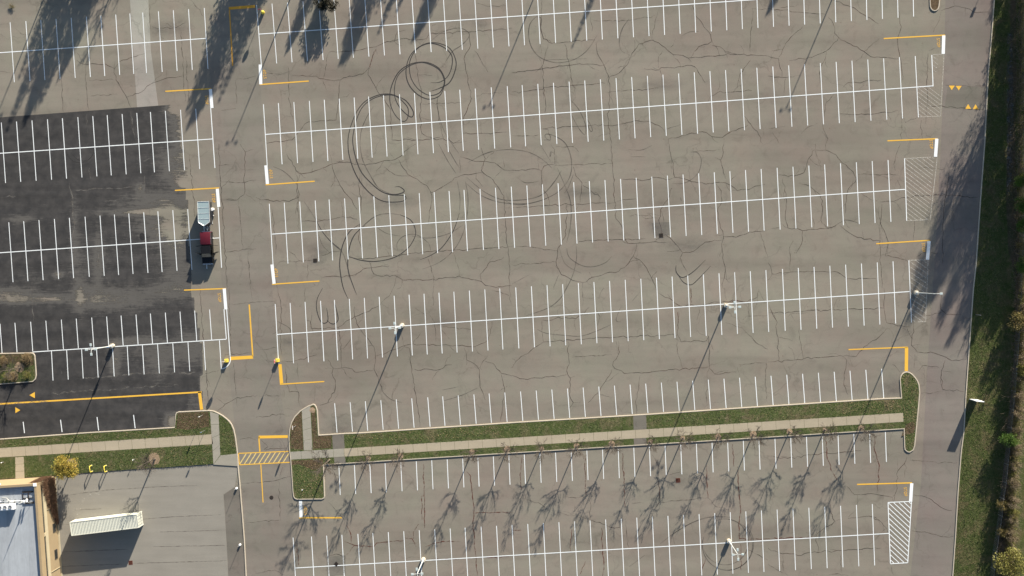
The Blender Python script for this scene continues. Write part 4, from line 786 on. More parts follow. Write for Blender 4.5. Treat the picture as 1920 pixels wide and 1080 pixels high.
for sy in (-1,1):
    m=MB(); y0,y1=sorted((sy*.60,sy*.88)); m.bbox(2.66,2.80,y0,y1,.76,.94,.02); m.build('headlight',M['lampw'],root)
    m=MB(); y0,y1=sorted((sy*.80,sy*.95)); m.bbox(-2.85,-2.80,y0,y1,.80,1.12,.01); m.build('tail_light',M['lampred'],root)
    m=MB(); m.box(.35,.85,sy*.42-.24,sy*.42+.24,.9,1.19); m.box(.2,.35,sy*.42-.24,sy*.42+.24,.9,1.6); m.build('seat',M['seat'],root)
    # front door hinged at its front edge, rear door hinged at its rear edge
    for nm,hx,ang,Ld in (('front_door',1.12,R(68),1.08),('rear_door',-.48,R(82),.86)):
        dirx=-1 if nm=='front_door' else 1
        v=Vector((dirx*math.cos(ang),sy*math.sin(ang),0)); q=Vector((-v.y,v.x,0))*.035; h0=Vector((hx,sy*.97,0))
        def dp(u,z,s): w=h0+v*u+q*s; return (w.x,w.y,z)
        m=MB(); m.add([dp(0,.42,-1),dp(Ld,.42,-1),dp(Ld,1.17,-1),dp(0,1.17,-1),dp(0,.42,1),dp(Ld,.42,1),dp(Ld,1.17,1),dp(0,1.17,1)],[(0,1,2,3),(4,7,6,5),(0,4,5,1),(1,5,6,2),(2,6,7,3),(3,7,4,0)])
        m.tube([dp(.02,1.17,0),dp(.20,1.74,0),dp(Ld-.05,1.76,0),dp(Ld,1.17,0)],.025,6); dd=m.build(nm,M['car_black'],root)
        g=MB(); g.add([dp(.05,1.17,0),dp(Ld-.03,1.17,0),dp(Ld-.08,1.73,0),dp(.22,1.72,0)],[(0,1,2,3)]); g.build('window',M['car_glass'],dd)
        if nm=='front_door': g=MB(); a=Vector(dp(.15,1.2,sy*-1.5)); g.bbox(a.x-.07,a.x+.07,a.y-.12,a.y+.12,1.18,1.38,.02); g.build('mirror',M['car_black'],dd)
for x in (-1.85,1.80):
    for y in (-.86,.86): wheel(root,x,y)
# trailer
zt=2.3; nw=U(370.5,378.5,zt); ne=U(391.2,378.5,zt); s1=U(372.8,417,zt); nose=U(382.5,423.2,zt)
mid=(nw+ne)/2; fw=(nose-mid).normalized(); Lt=(nose-mid).length; Wt=(ne-nw).length; rz=math.atan2(fw.y,fw.x)
root=thing('cargo_trailer','enclosed cargo trailer with ribbed pale grey roof and pointed nose, behind the black pickup','trailer',(mid.x,mid.y,.012),rz)
M['trail_roof']=simple('trailer_roof',(.30,.39,.41),.45,.1,.06); M['trail_side']=simple('trailer_side',(.025,.027,.032),.35,0,.1,spec=.5); M['trail_trim']=simple('trailer_trim',(.62,.66,.67),.35,.3)
a=Lt-.62; w=Wt/2
def slab(z0,z1,e=0.0): return [(0-e,-w-e),(a,-w-e),(Lt+e,0),(a,w+e),(0-e,w+e)]
def polyprism(mb,P,z0,z1):
    n=len(P); mb.add([(x,y,z0) for x,y in P]+[(x,y,z1) for x,y in P],[tuple(range(n-1,-1,-1)),tuple(range(n,2*n))]+[(i,(i+1)%n,n+(i+1)%n,n+i) for i in range(n)])
m=MB(); polyprism(m,slab(0,0),.45,2.24); m.build('box_body',M['trail_side'],root)
m=MB(); polyprism(m,slab(0,0,.01),2.243,2.29); rf=m.build('roof',M['trail_roof'],root)
m=MB(); P=slab(0,0,.03)
for i in range(5): q,r_=P[i],P[(i+1)%5]; m.tube([(q[0],q[1],2.30),(r_[0],r_[1],2.30)],.05,6)
m.build('roof_trim',M['trail_trim'],root)
m=MB()
for xx in (1.02,2.02,3.0): m.box(xx-.03,xx+.03,-w+.02,w-.02,2.292,2.325)
m.build('rib',M['trail_trim'],rf)
m=MB(); m.tube([(Lt-.1,0,.42),(Lt+1.25,0,.45)],.05,8); m.tube([(a,-w+.2,.42),(Lt+.8,0,.43)],.04,6); m.tube([(a,w-.2,.42),(Lt+.8,0,.43)],.04,6); m.build('drawbar',M['trail_trim'],root)
m=MB(); m.tube([(Lt+.55,0,.1),(Lt+.55,0,.95)],.035,8); m.lathe((Lt+.55,0,0),[(.1,0),(.1,.03)],10); m.build('jack_stand',M['steel'],root)
m=MB(); m.box(-.035,0-.002,-w+.06,-.01,.55,2.15); m.build('rear_door',M['trail_side'],root); m=MB(); m.box(-.035,-.002,.01,w-.06,.55,2.15); m.build('rear_door',M['trail_side'],root)
for sy in (-1,1):
    for xx in (1.45,2.25): wheel(root,xx,sy*(w+.12),.33,.2)
    m=MB(); y0,y1=sorted((sy*w,sy*(w+.26))); m.bbox(1.05,2.65,y0,y1,.72,.78,.015); m.build('mudguard',M['trail_side'],root)
p=U(397,392.5,.8); root=thing('drum','small white lidded drum standing by the right side of the trailer','drum',(p.x,p.y,.012))
m=MB(); m.lathe((0,0,0),[(.26,0),(.28,.05),(.28,.4),(.30,.42),(.28,.44),(.28,.8)],20); m.build('body',M['sign_white'],root,40); m=MB(); m.lathe((0,0,.8),[(.30,0),(.30,.04),(.2,.06)],20); m.build('lid',M['sign_white'],root,40)
a=U(397.5,404); b=U(398.5,419.5); root=link('plank',None) if False else None
m=MB(); d=(b-a).normalized(); q=Vector((-d.y,d.x,0))*.07
m.add([a+q+Vector((0,0,.012)),b+q+Vector((0,0,.012)),b-q+Vector((0,0,.012)),a-q+Vector((0,0,.012)),a+q+Vector((0,0,.07)),b+q+Vector((0,0,.07)),b-q+Vector((0,0,.07)),a-q+Vector((0,0,.07))],[(0,1,2,3),(4,7,6,5),(0,4,5,1),(1,5,6,2),(2,6,7,3),(3,7,4,0)])
tag(m.build('plank',M['trail_trim']),'narrow pale plank lying beside the trailer','plank')
# ================================================================== building
t=NT('roof_membrane'); c=(.335,.365,.395)
col=t.mix(t.noise(.5,5,.6),tuple(v*.86 for v in c),tuple(v*1.12 for v in c)); col=t.mix(.9,col,t.ramp(t.noise(1.0,5,.65,(.8,.05,1),-GA),[(.3,.80),(.5,1.0),(.7,1.14)]),'MULTIPLY'); 
col=t.mix(.7,col,t.ramp(t.noise(3,5,.7,(1.6,.3,1),-GA),[(.3,.86),(.7,1.1)]),'MULTIPLY'); t.base(col); M['membrane']=t.set(.7,0,.3)
O=U(101,893.2); BH=7.1; RZ=6.65; BX,BY=42.0,48.0
B=thing('retail_building','tan walled flat roofed building with pale grey roof in the bottom left corner','building',(O.x,O.y,0),GA)
m=MB()
# east wall in bands so that the ribbon window sits in a real recess
m.box(-.35,0,-BY,0,-.05,3.95); m.box(-.35,0,-BY,0,5.45,BH-.02); m.box(-.35,-.08,-BY,-.4,4.95,5.45)
m.box(-.35,0,-.4,0,4.95,5.45); m.box(-.078,0,-9.55,-8.95,4.95,5.45)
m.box(-BX,-.35,-.35,0,-.05,BH-.02); m.build('wall',M['tan'],B)
m=MB(); m.box(-.35,.10,-BY,-.02,3.953,4.947); m.build('belt_course',M['cream'],B)
m=MB(); m.bbox(-.36,.05,-BY,.05,BH-.02,BH+.05,.01); m.bbox(-BX,-.37,-.36,.05,BH-.02,BH+.05,.01); m.build('parapet_cap',M['tan'],B)
m=MB(); m.box(-BX,-.36,-BY,-.36,6.3,RZ); m.build('roof',M['membrane'],B)
for y0,y1 in ((-8.9,-.45),(-20,-9.6),(-31,-20.2),(-42,-31.2)):
    m=MB(); m.box(-.06,-.02,y0,y1,4.96,5.44); w_=m.build('ribbon_window',M['glass'],B)
    m=MB(); k=int((y1-y0)/1.4)
    for i in range(1,k): yy=y0+(y1-y0)*i/k; m.box(-.015,-.003,yy-.02,yy+.02,4.97,5.43)
    m.build('mullion',M['frame'],w_)
def locy(px,py,z=0): v=U(px,py,z)-O; return v.dot(GY)
for a,b in ((982,997.5),(1031,1047.5)):
    y0,y1=locy(103,b,1.4),locy(102,a,1.4)
    m=MB(); m.box(.003,.025,y0,y1,.95,1.9); w_=m.build('window',M['glass'],B)
    m=MB(); m.box(.003,.06,y0-.07,y0,.88,1.97); m.box(.003,.06,y1,y1+.07,.88,1.97); m.box(.003,.06,y0,y1,1.9,1.97); m.box(.003,.09,y0,y1,.86,.95); m.build('frame',M['frame'],w_)
for yy in (-9.25,): m=MB(); m.bbox(.0,.14,yy-.3,yy+.3,4.95,5.44,.02); m.build('light_box',M['cream'],B)
for yy,z in ((-16.2,2.4),(-5.2,2.4)): m=MB(); m.tube([(.08,yy,.05),(.08,yy,3.9)],.05,8); m.build('downpipe',M['cream'],B)
m=MB(); m.bbox(.01,.3,-BY,-.3,-.02,.12,.01); m.build('plinth',M['cream'],B)
m=MB(); m.bbox(-7.2,-6.6,.05,.3,6.2,6.45,.03); m.build('wall_light',M['sign_white'],B)
m=MB(); m.bbox(-.5,.12,-.45,.12,BH+.053,BH+.12,.02); m.build('corner_flashing',M['sign_white'],B)
def R_(px,py,z=RZ): v=U(px,py,z); return (v.x,v.y,z)
# roof unit
q=U(14,950.5,RZ+1.0); root=thing('rooftop_unit','white rooftop cooling unit at the left edge, on the pale grey roof','rooftop unit',(q.x,q.y,RZ),GA)
m=MB(); m.bbox(-1.9,1.1,-.55,.45,.15,1.1,.05); m.build('casing',M['sign_white'],root)
m=MB(); 
for k in (-1.3,-.4,.5): m.lathe((k,-.05,1.1),[(.32,0),(.32,.08),(.24,.08),(.24,.02)],20)
m.build('fan',M['steel'],root,30)
m=MB()
for k in (-1.6,.8): m.box(k-.1,k+.1,-.65,.55,0,.15)
m.build('rail',M['iron'],root)
m=MB(); m.tube([(.2,.45,.7),(.3,.9,.75),(-.3,1.4,.5),(-1.2,1.5,.3)],.14,10); m.build('duct',M['steel'],root,40)
# antenna mast
q=U(52,934,RZ+.1); root=thing('antenna_mast','antenna mast with two white panels and a dark ballast frame on the roof corner','antenna',(q.x,q.y,RZ),GA)
m=MB()
for (x0,x1,y0,y1) in ((-.9,1.0,.95,1.2),(-.9,-.8,-.7,.8),(-.8,.9,-.02,.06),(-.9,1.0,-1.0,-.7),(.1,.2,-.7,.95)): m.bbox(x0,x1,y0,y1,0,.16,.01)
m.build('ballast_frame',M['iron'],root)
m=MB(); m.tube([(0,-.3,.1),(0,-.3,3.7)],[.05,.035],8)
for k in range(8): z=.6+k*.35; m.tube([(0,-.3,z),(.0,-.12,z)],.015,5)
m.tube([(.0,-.12,.5),(0,-.12,3.1)],.025,6); m.tube([(-.5,-.9,.1),(0,-.3,1.6)],.025,6); m.tube([(.6,-.9,.1),(0,-.3,1.6)],.025,6); m.build('mast',M['pole'],root,40)
for (x,y,a) in ((-.3,-.45,R(60)),(.25,-.25,R(50))): 
    m=MB(); m.bbox(-.14,.14,-.09,.09,-.5,.5,.05,Matrix.Translation((x,y,1.0))@Matrix.Rotation(a,4,'Z')@Matrix.Rotation(R(35),4,'X')); m.build('panel_antenna',M['sign_white'],root)
m=MB(); a=Vector(R_(-30,940.5,RZ)); b=Vector(R_(44,938.5,RZ)); a.z=b.z=RZ+.2; m.tube([a,b],.06,8)
r0=tag(bpy.data.objects.new('roof_conduit',None),'long white conduit running along the roof to the antenna','conduit'); COL.objects.link(r0); m.build('pipe',M['sign_white'],r0,40)
for k in range(7):
    c=a.lerp(b,(k+.5)/7); m=MB(); m.box(c.x-.06,c.x+.06,c.y-.25,c.y+.18,RZ,RZ+.14); m.build('support',M['iron'],r0)
# ================================================================== fence
FP=[(1917,-120),(1915,0),(1914,120),(1912,230),(1911,373),(1910,470),(1907.5,528),(1907,560),(1904,610),(1900.5,665),(1895.5,732),(1892,766),(1888.5,800),(1885.5,835),(1882,868),(1879,902),(1874,932),(1871,964),(1866,997),(1861,1030),(1857,1063),(1853,1100),(1849,1140)]
fw=PX(FP); pts=[]
for a,b in zip(fw,fw[1:]):
    n=max(1,round((b-a).length/3.05))
    for k in range(n): pts.append(a.lerp(b,k/n))
pts.append(fw[-1])
F=thing('chain_link_fence','grey chain link fence running along the verge beside the brush','fence',(pts[0].x,pts[0].y,.1))
o0=pts[0]
t=NT('chain_link'); 
t.base((.34,.34,.34)); wv=t.N('ShaderNodeTexCoord'); 
mp=t.N('ShaderNodeMapping'); t.L(wv.outputs['UV'],mp.inputs[0]); sx=t.N('ShaderNodeSeparateXYZ'); t.L(mp.outputs[0],sx.inputs[0])
def dl(op):
    s=t.math(op,sx.outputs[0],sx.outputs[1]); s=t.math('MULTIPLY',s,14.0); s=t.math('FRACT',s); return t.math('LESS_THAN',s,.13)
t.alpha(t.math('MAXIMUM',dl('ADD'),dl('SUBTRACT'))); M['link']=t.set(.5,.5)
me=bpy.data.meshes.new('wire_mesh'); vs=[];fs=[];uv=[];dist=0
for i,p in enumerate(pts):
    if i: dist+=(p-pts[i-1]).length
    q=p-o0; vs+=[(q.x,q.y,.03),(q.x,q.y,1.75)]; uv.append(dist)
for i in range(len(pts)-1): fs.append((2*i,2*i+2,2*i+3,2*i+1))
me.from_pydata(vs,[],fs); ul=me.uv_layers.new(name='UVMap')
for i,pl in enumerate(me.polygons):
    for li,c in zip(pl.loop_indices,((uv[i],0),(uv[i+1],0),(uv[i+1],1.72),(uv[i],1.72))): ul.data[li].uv=c
link('wire_mesh',me,M['link'],F)
pm=MB(); pm.tube([(0,0,-.1),(0,0,1.85)],.035,8); pm.lathe((0,0,1.85),[(.045,0),(.04,.04),(.01,.07)],8); pme=pm.mesh('post',40); pme.materials.append(M['steel'])
for p in pts[:98]: o=link('post',pme,None,F); o.location=(p.x-o0.x,p.y-o0.y,0)
m=MB(); m.tube([p-o0+Vector((0,0,1.77)) for p in pts],.014,5); m.build('top_rail',M['steel'],F,40)
# ================================================================== vegetation
def rv(r): 
    while True:
        v=Vector((r.uniform(-1,1),r.uniform(-1,1),r.uniform(-1,1)))
        if .05<v.length<1: return v.normalized()
def bare_tree_mesh(seed,h,spread=.30,nprim=17,first=.30,tr=.07,nsub=7,ntw=5,flat=1.0,lo=28,hi=52):
    r=random.Random(seed); T=MB(); C=MB()
    # leader
    P=[Vector((0,0,-.05))]; n=9; wob=Vector((0,0,0))
    for i in range(1,n+1):
        wob+=Vector((r.uniform(-.03,.03),r.uniform(-.03,.03),0))*h*.12; P.append(Vector((wob.x,wob.y,h*i/n)))
    RR=[tr*(1-.75*(i/n)) for i in range(n+1)]; RR[0]=tr*1.35
    T.tube(P,RR,8)
    def on(t): f=t*n; i=min(int(f),n-1); return P[i].lerp(P[i+1],f-i)
    ga=r.uniform(0,6)
    for k in range(nprim):
        t=first+(.95-first)*(k+r.uniform(-.3,.3))/nprim; t=t if flat==1.0 else (first+.02+.16*r.random() if k<nprim*.5 else (first+.30+.14*r.random() if k<nprim*.82 else t)); t=max(first,min(.96,t)); ga+=2.4+r.uniform(-.4,.4)
        L=h*spread*(1.25-.85*t)*r.uniform(.75,1.2); el=R(r.uniform(lo,hi))+t*R(22)*flat
        d=Vector((math.cos(ga)*math.cos(el),math.sin(ga)*math.cos(el),math.sin(el))); q=[on(t)]; m_=5
        for s in range(m_): w_=rv(r)*(.13 if flat==1.0 else .34); w_.z*=flat; d=(d+Vector((0,0,.10*flat))+w_).normalized(); q.append(q[-1]+d*L/m_)
        r0=max(.014,tr*.40*(1-t*.5)); C.tube(q,[r0*(1-.75*s/m_) for s in range(m_+1)],5,False)
        for j in range(nsub):
            f=.25+.75*(j+r.random())/nsub; f=min(f,.99)*m_; i=min(int(f),m_-1); b=q[i].lerp(q[i+1],f-i)
            w_=rv(r)*.95; w_.z*=flat; d2=((q[i+1]-q[i]).normalized()+w_+Vector((0,0,.15*flat))).normalized(); L2=L*r.uniform(.22,.45); q2=[b]
            for s in range(3): d2=(d2+Vector((r.uniform(-.3,.3),r.uniform(-.3,.3),r.uniform(-.1,.15)*flat))).normalized(); q2.append(q2[-1]+d2*L2/3)
            C.tube(q2,[.015,.012,.009,.005],3,False)
            for w in range(ntw):
                f2=r.uniform(.2,1)*3; i2=min(int(f2),2); b2=q2[i2].lerp(q2[i2+1],f2-i2); w_=rv(r)*.9; w_.z*=flat; d3=((q2[i2+1]-q2[i2]).normalized()+w_).normalized(); L3=L2*r.uniform(.3,.6)
                C.tube([b2,b2+d3*L3*.5+rv(r)*.02,b2+d3*L3],[.010,.008,.005],3,False)
    return T,C
def leaf_cloud(mb,r,cen,rad,n,s,flat=.0):
    for _ in range(n):
        v=rv(r)*(r.random()**.45); p=Vector((cen[0]+v.x*rad[0],cen[1]+v.y*rad[1],cen[2]+v.z*rad[2])); a=rv(r); a.z*=(1-flat); a.normalize(); b=a.orthogonal().normalized(); b=(Matrix.Rotation(r.uniform(0,6.3),3,a)@b); c=a.cross(b); q=s*r.uniform(.55,1.3)
        mb.add([p-b*q*.5,p+c*q*.32,p+b*q*.5,p-c*q*.32],[(0,1,2,3)])
def leafy_mesh(seed,h,rad,n,s,clumps=26,first=.25,up=.0,zc=.62,rz_=.36):
    """trunk with limbs + crown of leaf sized faces gathered in clumps"""
    r=random.Random(seed); T,_=bare_tree_mesh(seed,h*.82,.34,10,first,.03*h**.9*.55+.03,1,1); T2=MB(); C=MB()
    T.v=T.v; 
    for k in range(clumps):
        v=rv(r)*(r.random()**.35); c=(v.x*rad*.80,v.y*rad*.80,h*zc+v.z*h*rz_*.82); rr=rad*r.uniform(.22,.42)
        base=Vector((0,0,max(h*first,c[2]-h*.22))); mid=base.lerp(Vector(c),.5)+Vector((0,0,.05*h)); T.tube([base,mid,Vector(c)],[.022*h*.4,.012*h*.4,.012],5,False)
        leaf_cloud(C,r,c,(rr,rr,rr*(.85+up)),n//clumps,s,.15)
    return T,C
def poplar_mesh(seed,h,rad,n,s,clumps=60,first=.12,power=.75):
    """upright tree whose clumps narrow towards a pointed top"""
    r=random.Random(seed); T=MB(); C=MB(); T.tube([(0,0,-.05),(.05,0,h*.5),(0,.05,h*.97)],[.02*h*.8,.012*h*.8,.02],8)
    for k in range(clumps):
        t=first+(1-first)*(k/clumps)**.9; R_=rad*min(1,((t-first)/.12+.35))*(1-t)**power+.08; a=r.uniform(0,6.3); q=R_*r.random()**.5
        c=Vector((math.cos(a)*q,math.sin(a)*q,h*t+r.uniform(-.2,.2))); rr=.30*R_+.13
        T.tube([(0,0,max(.2,c.z-q*1.2-.2)),(c.x*.6,c.y*.6,c.z-q*.4),(c.x,c.y,c.z)],[.05,.03,.01],4,False)
        leaf_cloud(C,r,c,(rr,rr,rr*2.2),int(n/clumps*(.4+1.2*(R_/rad))),s,.15)
    return T,C
def spruce_mesh(seed,h,rad):
    r=random.Random(seed); T=MB(); C=MB(); T.tube([(0,0,-.05),(0,0,h*.97)],[.022*h*.8,.02],8)
    z=h*.06
    while z<h*.99:
        t=z/h; L=rad*(1-t)**.85*r.uniform(.85,1.1)+.12; nb=int(8+6*(1-t)); a0=r.uniform(0,6)
        for k in range(nb):
            a=a0+2*PI*k/nb+r.uniform(-.2,.2); Lk=L*r.uniform(.7,1.12); dz=-.16*Lk; d=Vector((math.cos(a),math.sin(a),0)); q=Vector((-d.y,d.x,0)); m_=max(3,int(Lk/.32))
            C.tube([(0,0,z),(d.x*Lk*.95,d.y*Lk*.95,z+dz)],[.02,.006],3,False)
            for s in range(m_):
                f=(s+.4)/m_; w=.42*(1-f*.55)*min(1,Lk); c=d*Lk*f+Vector((0,0,z+dz*f))
                for sd in (-1,1):
                    tip=c+q*sd*w*r.uniform(.6,1.1)+d*w*.5+Vector((0,0,r.uniform(-.14,.03))); b=d*.12
                    C.add([c-b,c+b,tip+b*.4,tip-b*.5],[(0,1,2,3)])
        z+=h*.028*r.uniform(.8,1.2)+.05
    return T,C
def bush_mesh(seed,rad,h,n,s):
    r=random.Random(seed); T=MB(); C=MB()
    for k in range(16):
        a=r.uniform(0,6.3); e=Vector((math.cos(a)*rad*r.uniform(.2,.7),math.sin(a)*rad*r.uniform(.2,.7),h*r.uniform(.5,.95))); T.tube([(0,0,0),e*.5+Vector((0,0,.1*h)),e],[.03,.02,.008],4,False)
        leaf_cloud(C,r,(e.x*1.1,e.y*1.1,e.z*.85),(rad*.38,rad*.38,h*.3),n//16,s)
    return T,C
def twiggy_mesh(seed,rad,h,n):
    r=random.Random(seed); T=MB(); C=MB()
    for k in range(n):
        a=r.uniform(0,6.3); rr=rad*r.random()**.5; b=Vector((math.cos(a)*rr,math.sin(a)*rr,0)); d=(Vector((0,0,1))+rv(r)*.55).normalized(); L=h*r.uniform(.5,1.1); q=[b,b+d*L*.5+rv(r)*.1,b+d*L+rv(r)*.25]
        C.tube(q,[.016,.011,.004],3,False)
        for j in range(3): c=q[1].lerp(q[2],r.random()); C.tube([c,c+rv(r)*L*.22],[.007,.003],3,False)
    T.tube([(0,0,-.05),(.02,0,h*.4)],[.04,.02],5); return T,C
def proto(kind,TC,tm,cm,names=('trunk','crown')):
    T,C=TC; a=T.mesh(names[0],50,fixn=False); a.materials.append(tm); b=C.mesh(names[1],fixn=False); b.materials.append(cm); return (kind,a,b,names)
def plant(pr,loc,label,cat,group=None,sc=1.0,rz=0.0,sz=None):
    kind,a,b,names=pr; root=thing(kind,label,cat,loc,rz,group); root.scale=(sc,sc,sz or sc)
    for nm,me in zip(names,(a,b)): link(nm,me,None,root)
    return root
BT=[proto('bare_tree',bare_tree_mesh(s,6.0,.31+.03*(s%2),18,.34,.098,9,8,.38,2,24),M['bark'],M['twig']) for s in (11,12,13,14,15)]
ordw=['first','second','third','fourth','fifth','sixth','seventh','eighth','ninth','tenth','eleventh','twelfth','thirteenth','fourteenth','fifteenth']
for i,(x,y,h) in enumerate(BARE):
    p=U(x,y); s=h/6.0*(1.0 if i else 1.0)
    lab='bare tree over the foot of the median, leftmost of its row' if i==0 else ('bare tree at the right end of the row along the south kerb of the median' if i==14 else ordw[i]+' bare tree from the left in the row along the south kerb of the median')
    plant(BT[i%5],(p.x,p.y,.09),lab,'tree','bare trees along the south kerb of the median',s*(1.25 if i==0 else 1.0),i*1.7,s*1.02)
big=proto('bare_tree',bare_tree_mesh(31,7.6,.28,30,.27,.14,9,6,.5,10,35),M['bark'],M['twig'])
p=U(291,860); plant(big,(p.x,p.y,.09),'large bare tree in a round mulch patch beside the yard, shading the container','tree')
p=U(39,689); plant(BT[2],(p.x,p.y,.09),'bare tree with a mulch ring in the small island of the sealed lot','tree',None,1.1,.4)
p=U(20,722); plant(BT[1],(p.x-2.2,p.y+.9,.09),'slim bare tree at the left edge of the small island','tree',None,1.05,2.2)
p=U(-40,700); plant(big,(p.x,p.y,.09),'large bare tree just past the left edge, shading the drive arrows','tree',None,.9,1.1)
# gold tree and corner vine
gold=proto('gold_tree',leafy_mesh(41,5.6,2.6,6500,.20,34,.24,0,.60,.36),M['bark'],M['leaf_gold'])
p=U(138,870); plant(gold,(p.x,p.y,.09),'round tree with gold and yellow green leaves at the building corner','tree',None,1.0,.6)
r=random.Random(5); C=MB(); C.mi=0
for k in range(1500):
    t=r.random()**1.2; y=-.1-8.2*t; top=5.6*(1-t**1.6)*r.uniform(.55,1.0)+.3; z0=r.uniform(0,top*.5); x=.05+r.random()*.34
    if y>-.35 or 1:
        C.tube([(x,y,z0),(x+r.uniform(-.05,.12),y+r.gauss(0,.25),(z0+top)/2),(x+r.uniform(-.1,.2),y+r.gauss(0,.4),top)],[.022,.016,.006],3,False)
for k in range(500):
    x=-r.random()*1.6; top=r.uniform(3,6.9); C.tube([(x,.04+r.random()*.2,top*.2),(x+r.gauss(0,.2),.05+r.random()*.25,top*.6),(x+r.gauss(0,.3),.08,top)],[.02,.014,.005],3,False)
V=thing('climbing_vine','leafless brown climbing vine on the corner of the tan building','vine',(O.x,O.y,0),GA)
C.build('stems',simple('vine_stem',(.16,.095,.06),.9,0,.35,3),V)
L=MB()
for k in range(1800):
    t=r.random()**1.2; y=-.1-8*t; z=5.4*(1-t**1.6)*r.random(); leaf_cloud(L,r,(.2,y,z+.1),(.18,.1,.1),1,.16)
L.build('dead_leaves',simple('dead_leaves',(.13,.075,.045),.9,0,.35,3),V)
# spruces and broad trees past the top edge: they are what throws the tree shadows into the lot
SP=[proto('spruce',spruce_mesh(s,10.0,2.5),M['bark'],M['needle']) for s in (51,52)]
DK=[proto('broad_tree',poplar_mesh(s,10.0,2.8,7500,.24,76,.08,.6),M['bark'],M['leaf_dark']) for s in (61,62)]
def from_tip(x,y,h): q=U(x,y); s=Vector((-.384,-.923,0)); return q-s*(h/.3153)
pl=[(6,262,13,.95,0,'first'),(48,225,12.5,1.0,1,'second'),(72,205,11,.8,0,'third'),(112,142,11,.72,1,'fourth'),(357,228,12.5,1.35,1,'sixth'),(404,205,12,.8,0,'seventh'),(537,97,7.0,1.0,1,'eighth'),(572,84,6.5,.9,1,'ninth'),(642,116,11,1.25,1,'tenth'),(705,72,10,1.0,0,'eleventh'),(777,72,9.5,1.0,1,'twelfth'),(1069,98,10,.75,0,'thirteenth'),(1441,22,10,.8,1,'fourteenth'),(740,30,9,1.1,0,'fifteenth'),(30,160,11,.9,0,'sixteenth'),(385,150,11.5,1.2,0,'seventeenth')]
for x,y,h,ws,k,w in pl:
    q=from_tip(x,y,h); rt=plant((SP if k==0 else DK)[0 if x<600 else 1],(q.x,q.y,0),w+' tall tree past the top edge, counting from the left corner' if False else ('dense spruce' if k==0 else 'dense dark broad tree')+' past the top edge casting the '+w+' tree shadow','tree','tall trees past the top edge',h/10*ws,x*.7,h/10)
p=U(617,5); plant(proto('broad_tree',leafy_mesh(63,3.6,2.3,4200,.26,26,.15,0,.6,.34),M['bark'],leaf('dark_brown_leaves',(.022,.024,.016),(.04,.036,.022),.1)),(p.x,p.y,0),'low dark tree cut by the top edge above the first stall row','tree')
p=U(24,11); plant(proto('weed',bush_mesh(64,.8,.45,150,.14),M['twig'],M['leaf_rust'],('stems','leaves')),(p.x,p.y,0),'sparse brown weed in the pale ground at the top left corner','weed',None)
# east side: tall tree belt past the right edge
AUT=[proto('belt_tree',leafy_mesh(s,12.0,3.0,4200,.32,40,.18,.35,.58,.42),M['bark'],m_) for s,m_ in ((71,M['leaf_dark']),(72,M['leaf_olive']),(73,M['leaf_dark']))]
TALL=proto('belt_tree',poplar_mesh(77,17.0,3.8,4300,.22,52,.40,.5),M['bark'],M['leaf_dark'])
belt=[(1926,-250,6.0,1.2),(1930,-190,6.0,1.2),(1927,-130,6.2,1.2),(1941,5,17.3,1.1),(1946,36,18.0,1.15),(1929,-75,6.2,1.2),(1932,-30,6.8,1.2),(1933,25,7.2,1.2),(1946,72,16.2,1.0),(1934,70,7.6,1.2),(1940,105,14.6,1.0),(1938,110,14.3,1.1),(1932,130,7.8,1.2),(1948,160,13.8,1.1),(1936,200,13,1.1),(1926,225,9,1.3),(1944,255,12.5,1.1),(1932,300,11.3,1.15),(1940,345,10.5,1.0),(1929,380,9.6,.65),(1944,410,8.6,1.2)]
ordw+=['sixteenth','seventeenth','eighteenth','nineteenth','twentieth','twenty first','twenty second','twenty third','twenty fourth','last']
for i,(x,y,h,ws_) in enumerate(belt):
    p=U(x,y); plant(TALL if h>12.4 else AUT[i%3],(p.x,p.y,0),ordw[i]+' tree from the top in the belt past the right edge','tree','tree belt past the right edge',h/(17 if h>12.4 else 12)*ws_,i*2.1,h/(17 if h>12.4 else 12))
gb=proto('shrub',bush_mesh(81,1.7,2.6,2200,.17),M['bark'],M['leaf_green'],('stems','crown'))
ob=proto('shrub',bush_mesh(82,2.0,2.8,2600,.17),M['bark'],M['leaf_olive'],('stems','crown'))
rb=proto('shrub',bush_mesh(83,1.3,2.0,1000,.16),M['bark'],M['leaf_rust'],('stems','crown'))
for pr,x,y,s,lab in [(gb,1880,821,1.0,'bright green round shrub on the fence line'),(rb,1899,604,1.55,'yellow brown round shrub cut by the right edge'),(ob,1872,1046,1.65,'large olive green shrub in the bottom right corner'),(rb,1872,944,.9,'upper of two rust coloured shrubs on the fence line above the large olive shrub'),(rb,1872,992,.85,'lower of two rust coloured shrubs on the fence line above the large olive shrub'),(ob,1893,960,.6,'small olive shrub right of the rust coloured shrubs'),
    (gb,1906,385,1.0,'shaded green shrub at the right edge, second from the top'),(gb,1906,340,.85,'shaded green shrub at the right edge, topmost'),(gb,1907,425,.8,'shaded green shrub at the right edge, just above the rusty one'),(rb,1908,462,.8,'shaded rust coloured shrub at the right edge'),(gb,1908,497,.9,'shaded green shrub at the right edge, just below the rusty one'),(rb,1901,730,.6,'small brown shrub above the bright green shrub'),(ob,1911,690,.8,'olive shrub at the right edge below the yellow brown shrub')]:
    p=U(x,y); plant(pr,(p.x,p.y,.09),lab,'shrub','shrubs along the fence',s,x*.3+y,s*1.55)
vp=proto('brown_shrub',bush_mesh(84,1.2,3.5,1500,.14),M['bark'],leaf('brown_leaves',(.15,.112,.078),(.20,.165,.10),.15),('stems','crown'))
